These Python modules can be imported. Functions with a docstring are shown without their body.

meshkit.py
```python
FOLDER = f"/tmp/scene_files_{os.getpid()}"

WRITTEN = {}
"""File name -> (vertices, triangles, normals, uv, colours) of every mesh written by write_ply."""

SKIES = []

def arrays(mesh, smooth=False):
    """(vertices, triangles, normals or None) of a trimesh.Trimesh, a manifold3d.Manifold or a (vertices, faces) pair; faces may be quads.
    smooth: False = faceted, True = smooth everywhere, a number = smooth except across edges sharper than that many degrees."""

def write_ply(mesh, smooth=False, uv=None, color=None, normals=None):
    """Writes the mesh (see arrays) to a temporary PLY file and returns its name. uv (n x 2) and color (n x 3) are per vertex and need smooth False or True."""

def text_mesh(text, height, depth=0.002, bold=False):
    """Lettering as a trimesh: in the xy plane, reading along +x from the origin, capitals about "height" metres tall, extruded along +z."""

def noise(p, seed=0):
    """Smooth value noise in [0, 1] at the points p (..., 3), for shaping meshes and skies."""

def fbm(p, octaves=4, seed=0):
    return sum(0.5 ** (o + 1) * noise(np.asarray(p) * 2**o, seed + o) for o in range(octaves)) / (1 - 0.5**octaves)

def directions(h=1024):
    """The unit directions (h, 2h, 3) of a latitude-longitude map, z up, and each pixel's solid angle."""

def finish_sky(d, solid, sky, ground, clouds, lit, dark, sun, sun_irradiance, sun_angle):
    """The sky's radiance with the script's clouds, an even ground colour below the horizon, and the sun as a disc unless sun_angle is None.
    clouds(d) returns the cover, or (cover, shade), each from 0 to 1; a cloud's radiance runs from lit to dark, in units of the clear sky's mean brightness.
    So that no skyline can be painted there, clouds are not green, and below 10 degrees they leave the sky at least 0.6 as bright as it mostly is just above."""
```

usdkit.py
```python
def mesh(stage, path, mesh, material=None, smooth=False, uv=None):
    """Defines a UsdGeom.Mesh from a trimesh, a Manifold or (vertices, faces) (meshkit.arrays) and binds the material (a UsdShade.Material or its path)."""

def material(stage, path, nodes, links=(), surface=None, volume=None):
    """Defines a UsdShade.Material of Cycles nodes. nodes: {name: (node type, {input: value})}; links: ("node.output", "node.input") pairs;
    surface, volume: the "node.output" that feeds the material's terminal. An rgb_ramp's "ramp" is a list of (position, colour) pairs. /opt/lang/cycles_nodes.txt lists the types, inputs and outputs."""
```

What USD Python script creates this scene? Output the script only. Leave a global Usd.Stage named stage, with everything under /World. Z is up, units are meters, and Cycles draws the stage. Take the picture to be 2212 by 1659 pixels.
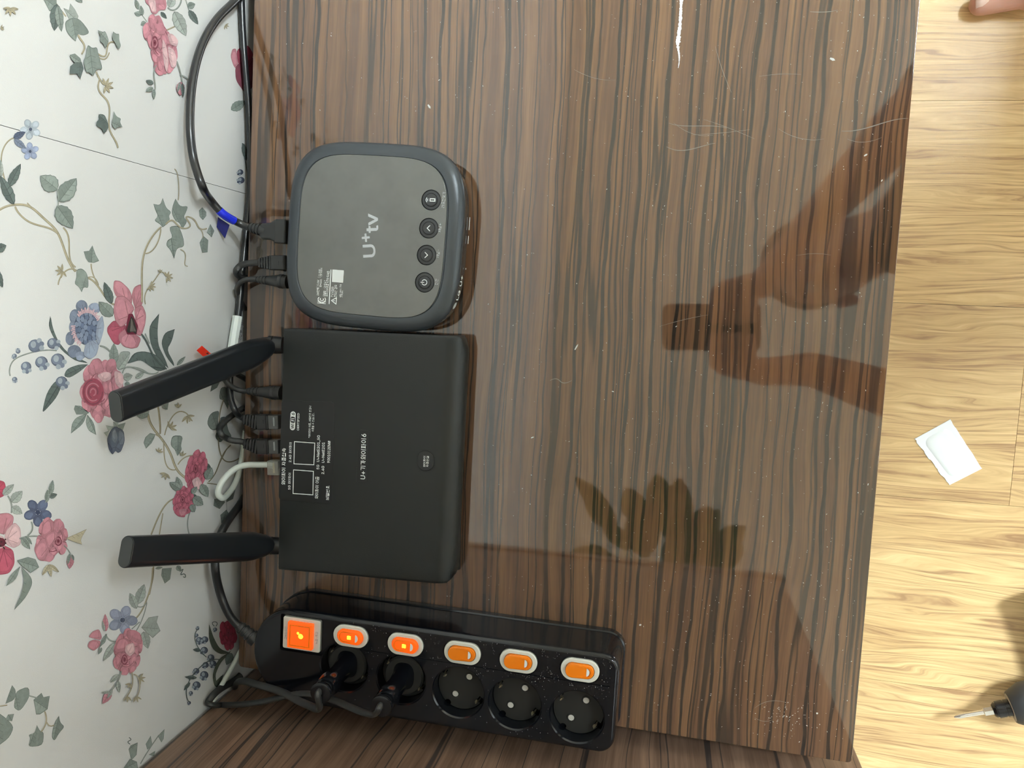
import math, random
import numpy as np
import trimesh, usdkit, meshkit
import manifold3d as m3d
from pxr import Usd, UsdGeom, UsdShade, UsdLux, Gf, Sdf, Vt
from shapely.geometry import Polygon, LineString, Point, MultiPolygon, box as sbox
from shapely import affinity
from shapely.ops import unary_union
from scipy.interpolate import CubicSpline
from scipy.spatial.transform import Rotation as Rot

random.seed(7); rng = np.random.default_rng(7)
stage = Usd.Stage.CreateInMemory()
UsdGeom.SetStageUpAxis(stage, 'Z'); UsdGeom.SetStageMetersPerUnit(stage, 1.0)
UsdGeom.Xform.Define(stage, '/World'); UsdGeom.Scope.Define(stage, '/World/Looks')

# ------------------------------------------------------------------ camera, light, exposure
FPX, CX, CY, HCAM = 1703.428, 1106.0, 829.5, 0.62
RM = Rot.from_rotvec([-0.0940185656, 0.1959618709, 0.0544631751]).as_matrix()
CAM = np.array([0.0, 0.0, HCAM])
cam = UsdGeom.Camera.Define(stage, '/World/camera')
M4 = np.eye(4); M4[:3, :3] = RM.T; M4[3, :3] = CAM
cam.AddTransformOp().Set(Gf.Matrix4d(*M4.ravel().tolist()))
cam.CreateHorizontalApertureAttr(36.0); cam.CreateFocalLengthAttr(36.0*FPX/2212)
cam.CreateClippingRangeAttr((0.01, 100.0))
cam.CreateExposureAttr(0.12)
LAMP_C, LAMP_S, LAMP_POWER = (1.40, 0.80, 1.80), (0.46, 0.56), 125.0
WINDOW_POWER = 1.0
dome = UsdLux.DomeLight.Define(stage, '/World/sky_light')
dome.CreateIntensityAttr(0.03); dome.CreateColorAttr(Gf.Vec3f(0.8, 0.9, 1.0))

# the room: z = 0 is the top of the low cabinet, the wall is the plane x = XW
XW, YP, ZF, ZC = -0.369, -0.3556, -0.40, 1.90
ROOM_X, ROOM_Y0, ROOM_Y1 = 2.9, -1.5, 2.4

def ray(px, py): return RM @ np.array([(px-CX)/FPX, -(py-CY)/FPX, -1.0])
def onz(px, py, z=0.0):
    d = ray(px, py); return CAM + d*((z-CAM[2])/d[2])
def onx(px, py, x=XW):
    d = ray(px, py); return CAM + d*((x-CAM[0])/d[0])
def wallpt(px, py, d): return onx(px, py, XW+d)

# ------------------------------------------------------------------ helpers
used = {}
def numbered(parent, name):
    k = (parent, name); used[k] = used.get(k, -1)+1
    return name if used[k] == 0 else f'{name}_{used[k]:03d}'
def ppath(parent): return '/World' if parent is None else str(parent.GetPath())
def tag(o, label=None, cat=None, group=None, kind=None):
    for k, v in (('label', label), ('category', cat), ('group', group), ('kind', kind)):
        if v: o.SetCustomDataByKey(k, v)
    return o
def obj(name, mesh, mat, parent=None, smooth=30, label=None, cat=None, group=None, kind=None):
    p = ppath(parent)
    m = usdkit.mesh(stage, p+'/'+numbered(p, name), mesh, mat, smooth=smooth)
    return tag(m.GetPrim(), label, cat, group, kind)
def thing(name, label, cat, loc=(0, 0, 0), rz=0.0, group=None, kind=None):
    x = UsdGeom.Xform.Define(stage, '/World/'+numbered('/World', name))
    if any(loc): x.AddTranslateOp().Set(Gf.Vec3d(*map(float, loc)))
    if rz: x.AddRotateZOp().Set(float(rz))
    return tag(x.GetPrim(), label, cat, group, kind)
cat_ = trimesh.util.concatenate
def T(m, x=0, y=0, z=0):
    m = m.copy(); m.apply_translation((x, y, z)); return m
def rotz(m, deg):
    m = m.copy(); m.apply_transform(trimesh.transformations.rotation_matrix(math.radians(deg), [0, 0, 1])); return m
def lin(r, g, b):
    f = lambda c: (c/255/12.92) if c/255 <= .04045 else ((c/255+.055)/1.055)**2.4
    return (f(r), f(g), f(b))
def bbox(x0, x1, y0, y1, z0, z1, bev=0.0):
    if bev <= 0:
        m = trimesh.creation.box((x1-x0, y1-y0, z1-z0)); m.apply_translation(((x0+x1)/2, (y0+y1)/2, (z0+z1)/2)); return m
    pts = []
    for sx, a in ((1, x0), (-1, x1)):
        for sy, b in ((1, y0), (-1, y1)):
            for sz, c in ((1, z0), (-1, z1)):
                pts += [(a, b+sy*bev, c+sz*bev), (a+sx*bev, b, c+sz*bev), (a+sx*bev, b+sy*bev, c)]
                q = bev*.3
                pts += [(a+sx*q, b+sy*q, c+sz*bev), (a+sx*q, b+sy*bev, c+sz*q), (a+sx*bev, b+sy*q, c+sz*q)]
    return trimesh.convex.convex_hull(np.array(pts))
def superoutline(a, b, n=4.0, N=96):
    t = np.linspace(0, 2*np.pi, N, endpoint=False); c, s = np.cos(t), np.sin(t)
    r = (np.abs(c/a)**n+np.abs(s/b)**n)**(-1/n)
    return np.stack([r*c, r*s], 1)
def rrect(x0, x1, y0, y1, r, k=8):
    """rounded rectangle, ccw; r one radius or four (x1y0, x1y1, x0y1, x0y0)"""
    rs = [r]*4 if np.ndim(r) == 0 else r
    out = []
    for (cx, cy, a0), q in zip(((x1, y0, -90), (x1, y1, 0), (x0, y1, 90), (x0, y0, 180)), rs):
        sx, sy = (1 if cx == x1 else -1), (1 if cy == y1 else -1)
        for t in np.linspace(a0, a0+90, k+1):
            out.append((cx-sx*q+q*math.cos(math.radians(t)), cy-sy*q+q*math.sin(math.radians(t))))
    return np.array(out)
def inset(P, d):
    e1 = P-np.roll(P, 1, 0); e2 = np.roll(P, -1, 0)-P
    n1 = np.stack([e1[:, 1], -e1[:, 0]], 1); n2 = np.stack([e2[:, 1], -e2[:, 0]], 1)
    n1 /= np.linalg.norm(n1, axis=1)[:, None]+1e-12; n2 /= np.linalg.norm(n2, axis=1)[:, None]+1e-12
    n = n1+n2; n /= (np.linalg.norm(n, axis=1)[:, None]+1e-12)
    return P-n*d
def loft(rings, cap0=True, cap1=True):
    """rings: equal-length ccw loops (N x 3), bottom to top"""
    N = len(rings[0]); V = np.vstack(rings); F = []
    for k in range(len(rings)-1):
        a = k*N; b = a+N
        for i in range(N):
            j = (i+1) % N; F += [(a+i, a+j, b+j), (a+i, b+j, b+i)]
    if cap0:
        V = np.vstack([V, rings[0].mean(0)]); c = len(V)-1; F += [(c, (i+1) % N, i) for i in range(N)]
    if cap1:
        V = np.vstack([V, rings[-1].mean(0)]); c = len(V)-1; a = (len(rings)-1)*N; F += [(c, a+i, a+(i+1) % N) for i in range(N)]
    m = trimesh.Trimesh(V, F, process=False)
    if cap0 and cap1 and m.volume < 0: m.faces = m.faces[:, ::-1]
    return m
def ring(P, z): return np.column_stack([P, np.full(len(P), z)])
def prism(P, z0, z1, bev=0.0, steps=3):
    if bev <= 0: return loft([ring(P, z0), ring(P, z1)])
    r = [ring(P, z0)]
    for k in range(steps+1):
        t = k/steps*np.pi/2; r.append(ring(inset(P, bev*(1-math.cos(t))), z1-bev+bev*math.sin(t)))
    return loft(r)
def flat(poly, z0, z1):
    ps = [g for g in (poly.geoms if hasattr(poly, 'geoms') else [poly]) if g.area > 0]
    ms = []
    for g in ps:
        m = trimesh.creation.extrude_polygon(g, z1-z0, engine='earcut'); m.apply_translation((0, 0, z0)); ms.append(m)
    return cat_(ms)
def spline(pts, n=120):
    pts = np.array(pts, float)
    d = np.r_[0, np.cumsum(np.maximum(np.linalg.norm(np.diff(pts, axis=0), axis=1), 1e-6)**.6)]
    return CubicSpline(d, pts)(np.linspace(0, d[-1], n))
def frames(P, up=None):
    Tn = np.gradient(P, axis=0); Tn /= np.linalg.norm(Tn, axis=1)[:, None]
    u = np.array(up if up is not None else ([0, 0, 1] if abs(Tn[0][2]) < .9 else [1, 0, 0]), float)
    U, W = [], []
    for t in Tn:
        u = u-t*(u@t); u /= np.linalg.norm(u); U.append(u.copy()); W.append(np.cross(t, u))
    return Tn, np.array(U), np.array(W)
def tube(P, r, k=14, ru=None, up=None, caps=True):
    """r along the side axis, ru along the up axis; both scalars or per point"""
    P = np.asarray(P, float); n = len(P)
    r = np.broadcast_to(r, n); ru = r if ru is None else np.broadcast_to(ru, n)
    Tn, U, W = frames(P, up); a = np.linspace(0, 2*np.pi, k, endpoint=False)
    rings = [P[i]+np.outer(np.cos(a)*r[i], W[i])*-1+np.outer(np.sin(a)*ru[i], U[i]) for i in range(n)]
    return loft([q[::-1] for q in rings], caps, caps)
def cable(pts, r, n=140, k=14, ru=None, up=None): return tube(spline(pts, n), r, k, ru, up)
def lathe(prof, axis_from, axis_to, k=32):
    """prof: (t, radius) with t in metres along the axis"""
    a = np.array(axis_from, float); d = np.array(axis_to, float)-a; d /= np.linalg.norm(d)
    u = np.cross(d, [0, 0, 1.0]) if abs(d[2]) < .9 else np.cross(d, [1.0, 0, 0]); u /= np.linalg.norm(u); w = np.cross(d, u)
    t = np.linspace(0, 2*np.pi, k, endpoint=False)
    return loft([a+d*s+np.outer(np.cos(t)*r, u)+np.outer(np.sin(t)*r, w) for s, r in prof])
def to_man(m):
    return m3d.Manifold(m3d.Mesh(np.asarray(m.vertices, np.float32), np.asarray(m.faces, np.uint32)))
def tm(m):
    q = m.to_mesh(); return trimesh.Trimesh(q.vert_properties[:, :3], q.tri_verts, process=False)

# ------------------------------------------------------------------ materials
LK = '/World/Looks/'
def plain(name, col, rough=.5, spec=.5, metal=0.0, bump=None, **kw):
    nodes = {'p': ('principled_bsdf', dict(base_color=col, roughness=rough, specular_ior_level=spec, metallic=metal, **kw))}; links = []
    if bump:
        sc, st, dist = bump
        nodes['g'] = ('texture_coordinate', {}); nodes['n'] = ('noise_texture', dict(scale=sc, detail=3.0)); nodes['b'] = ('bump', dict(strength=st, distance=dist))
        links = [('g.object', 'n.vector'), ('n.fac', 'b.height'), ('b.normal', 'p.normal')]
    return usdkit.material(stage, LK+name, nodes, links, surface='p.BSDF')

def ebony(name, seed, base, tan, dark, lines=(), rough=.06, spec=.5, coat=0.0):
    """striped veneer: stripes across x, grain along y and z"""
    N = {'g': ('geometry', {}), 's': ('separate_xyz', {}),
         'wm': ('mapping', dict(scale=(9.0, 3.2, 3.2), location=(seed, seed*2, seed))), 'w': ('noise_texture', dict(scale=1.0, detail=2.5, roughness=.55)),
         'w1': ('math', dict(math_type='subtract', value2=.5)), 'w2': ('math', dict(math_type='multiply_add', value2=.030)),
         'c': ('combine_xyz', {}), 'yy': ('math', dict(math_type='add')),
         'ma': ('mapping', dict(scale=(1, .012, 1), location=(seed, 0, 0))),
         'na': ('noise_texture', dict(scale=52.0, detail=2.0, roughness=.55)),
         'a1': ('math', dict(math_type='subtract', value2=.5)), 'a2': ('math', dict(math_type='absolute')),
         'ra': ('rgb_ramp', dict(ramp=[(0, (.9,)*3), (.008, (.8,)*3), (.018, (0, 0, 0)), (1, (0, 0, 0))])),
         'mb': ('mapping', dict(scale=(1, .02, 1), location=(seed*3+.3, 0, 0))), 'nb': ('noise_texture', dict(scale=95.0, detail=3.0, roughness=.65)),
         'rb': ('rgb_ramp', dict(ramp=[(0, (0, 0, 0)), (.40, (0, 0, 0)), (.66, (1, 1, 1)), (1, (1, 1, 1))])),
         'mf': ('mapping', dict(scale=(1, .03, 1))), 'nf': ('noise_texture', dict(scale=620.0, detail=3.0, roughness=.65)),
         'rf': ('rgb_ramp', dict(ramp=[(0, (.62,)*3), (.35, (.80,)*3), (.65, (1.08,)*3), (1, (1.3,)*3)])),
         'mix1': ('mix', dict(mix_type='mix', color1=base, color2=tan)),
         'mix2': ('mix', dict(mix_type='multiply', fac=.8)),
         'mix3': ('mix', dict(mix_type='mix', color2=dark)),
         'd8': ('math', dict(math_type='multiply', value2=.85)),
         'mx': ('math', dict(math_type='maximum')),
         'p': ('principled_bsdf', dict(roughness=rough, specular_ior_level=spec, coat_weight=coat, coat_roughness=.02, coat_ior=1.6))}
    L = [('g.position', 's.vector'), ('g.position', 'wm.vector'), ('wm.vector', 'w.vector'), ('w.fac', 'w1.value1'), ('w1.value', 'w2.value1'), ('s.x', 'w2.value3'),
         ('s.y', 'yy.value1'), ('s.z', 'yy.value2'), ('w2.value', 'c.x'), ('yy.value', 'c.y'),
         ('c.vector', 'ma.vector'), ('ma.vector', 'na.vector'), ('na.fac', 'a1.value1'), ('a1.value', 'a2.value1'), ('a2.value', 'ra.fac'),
         ('c.vector', 'mb.vector'), ('mb.vector', 'nb.vector'), ('nb.fac', 'rb.fac'), ('c.vector', 'mf.vector'), ('mf.vector', 'nf.vector'), ('nf.fac', 'rf.fac'),
         ('rb.color', 'mix1.fac'), ('mix1.color', 'mix2.color1'), ('rf.color', 'mix2.color2'), ('mix2.color', 'mix3.color1'), ('mx.value', 'd8.value1'), ('d8.value', 'mix3.fac'),
         ('ra.color', 'mx.value1'), ('mix3.color', 'p.base_color')]
    if len(lines):
        # the strongest dark bands of the veneer, at their own distances from the wall
        ed = np.linspace(-.362, .166, 7); segs = list(zip(ed[:-1], ed[1:]))
        prev = None
        for k, (a, b) in enumerate(segs):
            xs = np.linspace(a, b, 250); v = np.zeros(250)
            for x0, wd, s in lines: v = np.maximum(v, s*np.clip((wd*.5-np.abs(xs-x0))/.0004+.5, 0, 1))
            v[0] = v[-1] = 0
            N[f'r{k}'] = ('rgb_ramp', dict(ramp=[(t, (q, q, q)) for t, q in zip(np.linspace(0, 1, 250), v)]))
            N[f'mr{k}'] = ('map_range', dict(from_min=a, from_max=b, to_min=0.0, to_max=1.0, clamp=True))
            L += [('wx.value', f'mr{k}.value'), (f'mr{k}.result', f'r{k}.fac')]
            if prev: 
                N[f'x{k}'] = ('math', dict(math_type='maximum')); L += [(prev, f'x{k}.value1'), (f'r{k}.color', f'x{k}.value2')]; prev = f'x{k}.value'
            else: prev = f'r{k}.color'
        N['wx0'] = ('math', dict(math_type='multiply_add', value2=.012)); L += [('w1.value', 'wx0.value1'), ('s.x', 'wx0.value3')]
        N['km'] = ('mapping', dict(scale=(40.0, 16.0, 16.0))); N['kn'] = ('noise_texture', dict(scale=1.0, detail=2.0)); N['k1'] = ('math', dict(math_type='subtract', value2=.5)); N['wx'] = ('math', dict(math_type='multiply_add', value2=.0075))
        L += [('g.position', 'km.vector'), ('km.vector', 'kn.vector'), ('kn.fac', 'k1.value1'), ('k1.value', 'wx.value1'), ('wx0.value', 'wx.value3')]
        L += [(prev, 'mx.value2')]
    else:
        N['mx'] = ('math', dict(math_type='maximum', value2=0.0))
    return usdkit.material(stage, LK+name, N, L, surface='p.BSDF')

LINES_PX = [(590,.6),(621,1),(653,.8),(681,1),(701,.7),(742,.6),(790,.7),(825,.8),(861,.9),(887,.5),(914,1),(949,1),(1011,1),(1040,.9),(1090,1),(1121,.7),(1160,.5),
            (1203,.9),(1222,.8),(1265,1),(1283,.9),(1324,1),(1360,.6),(1386,1),(1408,.7),(1439,1),(1491,1),(1516,.6),(1540,.7),(1566,1),(1600,.5),(1627,1),(1657,1),(1700,.6),
            (1728,.8),(1771,1),(1812,.7),(1845,1),(1868,.6),(1905,1),(1930,.7)]
LINES = [(onz(px, 285)[0], .0025 if s > .9 else .0012, s) for px, s in LINES_PX]
M = {}
M['top_wood'] = ebony('veneer_top', 3.1, lin(94, 69, 53), lin(118, 88, 63), lin(30, 33, 33), LINES, rough=.05, coat=.9)
M['side_wood'] = ebony('veneer_side', 9.7, lin(112, 89, 74), lin(138, 111, 93), lin(38, 42, 46), (), rough=.2)
M['edge_wood'] = plain('veneer_edge', lin(40, 27, 20), .2)
M['black'] = plain('black_plastic', (.012, .013, .015), .38)
M['cable'] = plain('black_cable', (.013, .014, .016), .28, .6)
M['cable_gray'] = plain('dull_black_cable', (.028, .029, .029), .45)
M['router'] = plain('router_plastic', (.0105, .0125, .0125), .38, .45, bump=(900, .25, .0004))
M['router_label'] = plain('router_label_film', (.012, .013, .0135), .34, .45)
M['gap'] = plain('shadow_gap_black', (.006, .006, .006), .6)  # matte black of feet and lettering; also laid in as groove shade
M['print'] = plain('white_print', (.78, .82, .82), .55)
M['print_dim'] = plain('pale_gray_print', (.50, .53, .56), .5)
M['print_gray'] = plain('gray_print', (.30, .31, .31), .55)
M['rim'] = plain('set_top_rim', (.050, .060, .070), .33, .6, metal=.25, bump=(1500, .15, .0003))
M['stb_front'] = plain('set_top_front_gloss', (.012, .012, .015), .08, .5)
M['antenna'] = plain('antenna_plastic', (.010, .012, .015), .30, .55)
M['antenna_cap'] = plain('antenna_cap_plastic', (.030, .033, .032), .55)
M['strip'] = plain('power_strip_gloss', (.0045, .0055, .008), .12, .5)
M['socket'] = plain('socket_plate', (.013, .013, .012), .55)
M['bezel'] = plain('switch_bezel', lin(214, 214, 204), .4)
M['brass'] = plain('brass_clip', (.55, .47, .30), .35, metal=.9)
M['shutter'] = plain('pin_shutter', (.55, .54, .50), .5)
M['orange'] = plain('orange_rocker', lin(240, 128, 18), .22, transmission_weight=.0, subsurface_weight=.0)
M['orange_lit'] = plain('orange_rocker_lit', lin(240, 90, 10), .22, emission_color=(1.0, .11, .006), emission_strength=.62)
M['neon'] = plain('neon_glow', (1, .6, .05), .4, emission_color=(1.0, .60, .02), emission_strength=3.0)
M['white_plastic'] = plain('white_plastic', lin(224, 232, 230), .4)
M['white_cable'] = plain('white_cable', lin(205, 212, 206), .42)
M['clear'] = plain('clear_connector', (.80, .82, .76), .12, transmission_weight=.75, ior=1.45)
M['smoke'] = plain('smoked_connector', (.22, .23, .23), .2, transmission_weight=.55, ior=1.45)
M['gold'] = plain('contact_metal', (.75, .68, .42), .3, metal=.7)
M['blue'] = plain('blue_tape', (.015, .030, .62), .25)
M['blue_dark'] = plain('navy_tag', (.012, .016, .14), .4)
M['red'] = plain('red_tag', (.80, .035, .015), .45)
M['sachet'] = plain('white_sachet', (.84, .90, .93), .4)
M['steel'] = plain('bright_steel', (.75, .75, .75), .22, metal=1.0)
M['tool_body'] = plain('dark_tool_rubber', (.035, .038, .042), .5)
M['tool_ring'] = plain('tool_ring', (.45, .43, .40), .5)
M['skin'] = plain('skin', lin(206, 158, 142), .5, subsurface_weight=.15, subsurface_radius=(1, .25, .12), subsurface_scale=.004)
M['nail'] = plain('toe_nail', lin(226, 196, 184), .25)
M['hair'] = plain('dark_hair', (.012, .010, .009), .4)
M['shirt'] = plain('dark_shirt', (.030, .028, .030), .85)
M['shorts'] = plain('dark_shorts', (.020, .022, .028), .85)
M['eye'] = plain('eye_white', (.7, .7, .68), .2)
M['lip'] = plain('lip', lin(170, 100, 92), .5)
M['phone'] = plain('phone_glass', (.012, .012, .014), .1)
M['ceiling'] = plain('ceiling_paper', (.84, .85, .82), .85)
M['wall_plain'] = plain('room_wall_paper', (.66, .64, .59), .8)
M['lamp'] = plain('lamp_diffuser', (.9, .9, .9), .5, emission_color=(.86, .97, 1.0), emission_strength=LAMP_POWER)
M['frosted'] = plain('frosted_pane', (.8, .85, .9), .6, emission_color=(.72, .92, 1.0), emission_strength=WINDOW_POWER)
M['lamp_frame'] = plain('lamp_frame', (.75, .75, .75), .4)
M['pot'] = plain('plant_pot', lin(190, 180, 165), .5)
M['leaf'] = plain('plant_leaf', (.06, .16, .02), .35)
M['soil'] = plain('plant_soil', (.03, .02, .012), .9)
M['dust'] = plain('dust_white', (.52, .52, .50), .8)
M['scratch'] = plain('scratch_pale', (.16, .14, .12), .5)
M['chip'] = plain('chipped_white', (.66, .70, .74), .5)

# wallpaper ground: off-white paper with a fine embossed weave
M['paper'] = usdkit.material(stage, LK+'wallpaper', {
    'g': ('geometry', {}), 'n': ('noise_texture', dict(scale=1500.0, detail=2.0)), 'nb': ('noise_texture', dict(scale=9.0, detail=3.0)),
    'r': ('rgb_ramp', dict(ramp=[(0, (.535, .535, .525)), (.5, (.580, .578, .570)), (1, (.605, .603, .598))])),
    'b': ('bump', dict(strength=.22, distance=.0003)), 'p': ('principled_bsdf', dict(roughness=.55, specular_ior_level=.25))},
    [('g.position', 'n.vector'), ('g.position', 'nb.vector'), ('nb.fac', 'r.fac'), ('r.color', 'p.base_color'), ('n.fac', 'b.height'), ('b.normal', 'p.normal')], surface='p.BSDF')
# wallpaper print: colour from the mesh, mottled like a printed watercolour
M['ink'] = usdkit.material(stage, LK+'wallpaper_ink', {
    'a': ('attribute', dict(attribute='ink')), 'g': ('geometry', {}), 'n': ('noise_texture', dict(scale=260.0, detail=4.0, roughness=.65)), 'nn': ('noise_texture', dict(scale=1500.0, detail=2.0)),
    'r': ('rgb_ramp', dict(ramp=[(0, (.72,)*3), (.5, (.98,)*3), (1, (1.25,)*3)])), 'm': ('mix', dict(mix_type='multiply', fac=1.0)),
    'b': ('bump', dict(strength=.22, distance=.0003)), 'p': ('principled_bsdf', dict(roughness=.6, specular_ior_level=.25))},
    [('a.vector', 'm.color1'), ('g.position', 'n.vector'), ('n.fac', 'r.fac'), ('r.color', 'm.color2'), ('m.color', 'p.base_color'), ('g.position', 'nn.vector'), ('nn.fac', 'b.height'), ('b.normal', 'p.normal')], surface='p.BSDF')
# laminate floor: grain along x, each plank its own tone
def floor_mat():
    N = {'g': ('geometry', {}), 'o': ('object_info', {}), 'ov': ('math', dict(math_type='multiply', value2=37.0)), 'oc': ('combine_xyz', {}), 'add': ('mapping', {}),
         'm1': ('mapping', dict(scale=(1.3, 10, 1))), 'n1': ('noise_texture', dict(scale=2.6, detail=2.0, roughness=.5, distortion=.3)),
         'sx': ('separate_xyz', {}), 'w': ('math', dict(math_type='multiply_add', value2=.055)), 'cy': ('combine_xyz', {}),
         'm2': ('mapping', dict(scale=(9, 300, 1))), 'n2': ('noise_texture', dict(scale=1.0, detail=4.0, roughness=.62)),
         'r2': ('rgb_ramp', dict(ramp=[(0, lin(150, 116, 84)), (.34, lin(172, 138, 102)), (.45, lin(206, 174, 128)), (.58, lin(222, 192, 142)), (.72, lin(234, 208, 158)), (1, lin(240, 216, 170))])),
         'n3': ('noise_texture', dict(scale=3.0, detail=2.0)), 'm3': ('mapping', dict(scale=(.8, 5.0, 1))),
         'r3': ('rgb_ramp', dict(ramp=[(0, (.74, .69, .65)), (.45, (.93, .91, .88)), (.6, (1.0, 1.0, 1.0)), (1, (1.10, 1.10, 1.06))])),
         'mm': ('mix', dict(mix_type='multiply', fac=1.0)),
         'rt': ('rgb_ramp', dict(ramp=[(0, (.92, .88, .82)), (.5, (1, 1, 1)), (1, (1.05, 1.04, 1.0))])), 'mt': ('mix', dict(mix_type='multiply', fac=1.0)),
         'b': ('bump', dict(strength=.12, distance=.001)),
         'p': ('principled_bsdf', dict(roughness=.30, specular_ior_level=.45))}
    L = [('g.position', 'add.vector'), ('o.random', 'ov.value1'), ('ov.value', 'oc.z'), ('oc.vector', 'add.location'),
         ('add.vector', 'm1.vector'), ('m1.vector', 'n1.vector'), ('add.vector', 'sx.vector'), ('n1.fac', 'w.value1'), ('sx.y', 'w.value3'),
         ('sx.x', 'cy.x'), ('w.value', 'cy.y'), ('sx.z', 'cy.z'), ('cy.vector', 'm2.vector'), ('m2.vector', 'n2.vector'), ('n2.fac', 'r2.fac'),
         ('cy.vector', 'm3.vector'), ('m3.vector', 'n3.vector'), ('n3.fac', 'r3.fac'), ('r2.color', 'mm.color1'), ('r3.color', 'mm.color2'),
         ('o.random', 'rt.fac'), ('mm.color', 'mt.color1'), ('rt.color', 'mt.color2'), ('mt.color', 'p.base_color'), ('n2.fac', 'b.height'), ('b.normal', 'p.normal')]
    return usdkit.material(stage, LK+'laminate', N, L, surface='p.BSDF')
M['laminate'] = floor_mat()
# set-top box lid: satin grey, faintly mottled tone
M['lid'] = usdkit.material(stage, LK+'set_top_lid', {
    'g': ('geometry', {}), 'n': ('noise_texture', dict(scale=38.0, detail=5.0, roughness=.6)), 'r': ('rgb_ramp', dict(ramp=[(0, (.080, .082, .077)), (.45, (.104, .108, .100)), (1, (.125, .130, .120))])),
    'n2': ('noise_texture', dict(scale=2200.0, detail=2.0)), 'b': ('bump', dict(strength=.2, distance=.0002)), 'p': ('principled_bsdf', dict(roughness=.075, specular_ior_level=1.0))},
    [('g.position', 'n.vector'), ('n.fac', 'r.fac'), ('r.color', 'p.base_color'), ('g.position', 'n2.vector'), ('n2.fac', 'b.height'), ('b.normal', 'p.normal')], surface='p.BSDF')

# ------------------------------------------------------------------ lettering: Latin by meshkit, Hangul from strokes
def circ(x, y, r, n=18, ry=None):
    t = np.linspace(0, 2*np.pi, n+1); return [(x+r*math.cos(a), y+(ry or r)*math.sin(a)) for a in t]
JC = {'ㄱ': [[(0, 1), (1, 1), (.8, 0)]], 'ㄴ': [[(0, 1), (0, 0), (1, 0)]], 'ㄷ': [[(1, 1), (0, 1), (0, 0), (1, 0)]],
      'ㄹ': [[(0, 1), (1, 1), (1, .52), (0, .52), (0, 0), (1, 0)]], 'ㅁ': [[(0, 0), (0, 1), (1, 1), (1, 0), (0, 0)]],
      'ㅂ': [[(0, 1), (0, 0), (1, 0), (1, 1)], [(0, .5), (1, .5)]], 'ㅅ': [[(.5, 1), (.45, .6), (0, 0)], [(.47, .62), (1, 0)]],
      'ㅇ': [circ(.5, .5, .5)], 'ㅈ': [[(0, 1), (1, 1)], [(.5, 1), (.45, .6), (0, 0)], [(.47, .6), (1, 0)]],
      'ㅊ': [[(.3, 1.05), (.7, 1.05)], [(0, .75), (1, .75)], [(.5, .75), (0, 0)], [(.47, .45), (1, 0)]],
      'ㅋ': [[(0, 1), (1, 1), (.8, 0)], [(0, .52), (.92, .52)]], 'ㅌ': [[(1, 1), (0, 1), (0, 0), (1, 0)], [(0, .5), (1, .5)]],
      'ㅍ': [[(0, 1), (1, 1)], [(0, 0), (1, 0)], [(.3, 1), (.3, 0)], [(.7, 1), (.7, 0)]],
      'ㅎ': [[(.3, 1.05), (.7, 1.05)], [(0, .78), (1, .78)], circ(.5, .3, .36, 16, .3)],
      'ㄲ': [[(0, 1), (.42, 1), (.3, 0)], [(.55, 1), (1, 1), (.86, 0)]], 'ㅆ': [[(.25, 1), (0, 0)], [(.22, .6), (.45, 0)], [(.75, 1), (.5, 0)], [(.72, .6), (1, 0)]]}
INI = 'ㄱㄲㄴㄷㄸㄹㅁㅂㅃㅅㅆㅇㅈㅉㅊㅋㅌㅍㅎ'; VOW = 'ㅏㅐㅑㅒㅓㅔㅕㅖㅗㅘㅙㅚㅛㅜㅝㅞㅟㅠㅡㅢㅣ'
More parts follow.
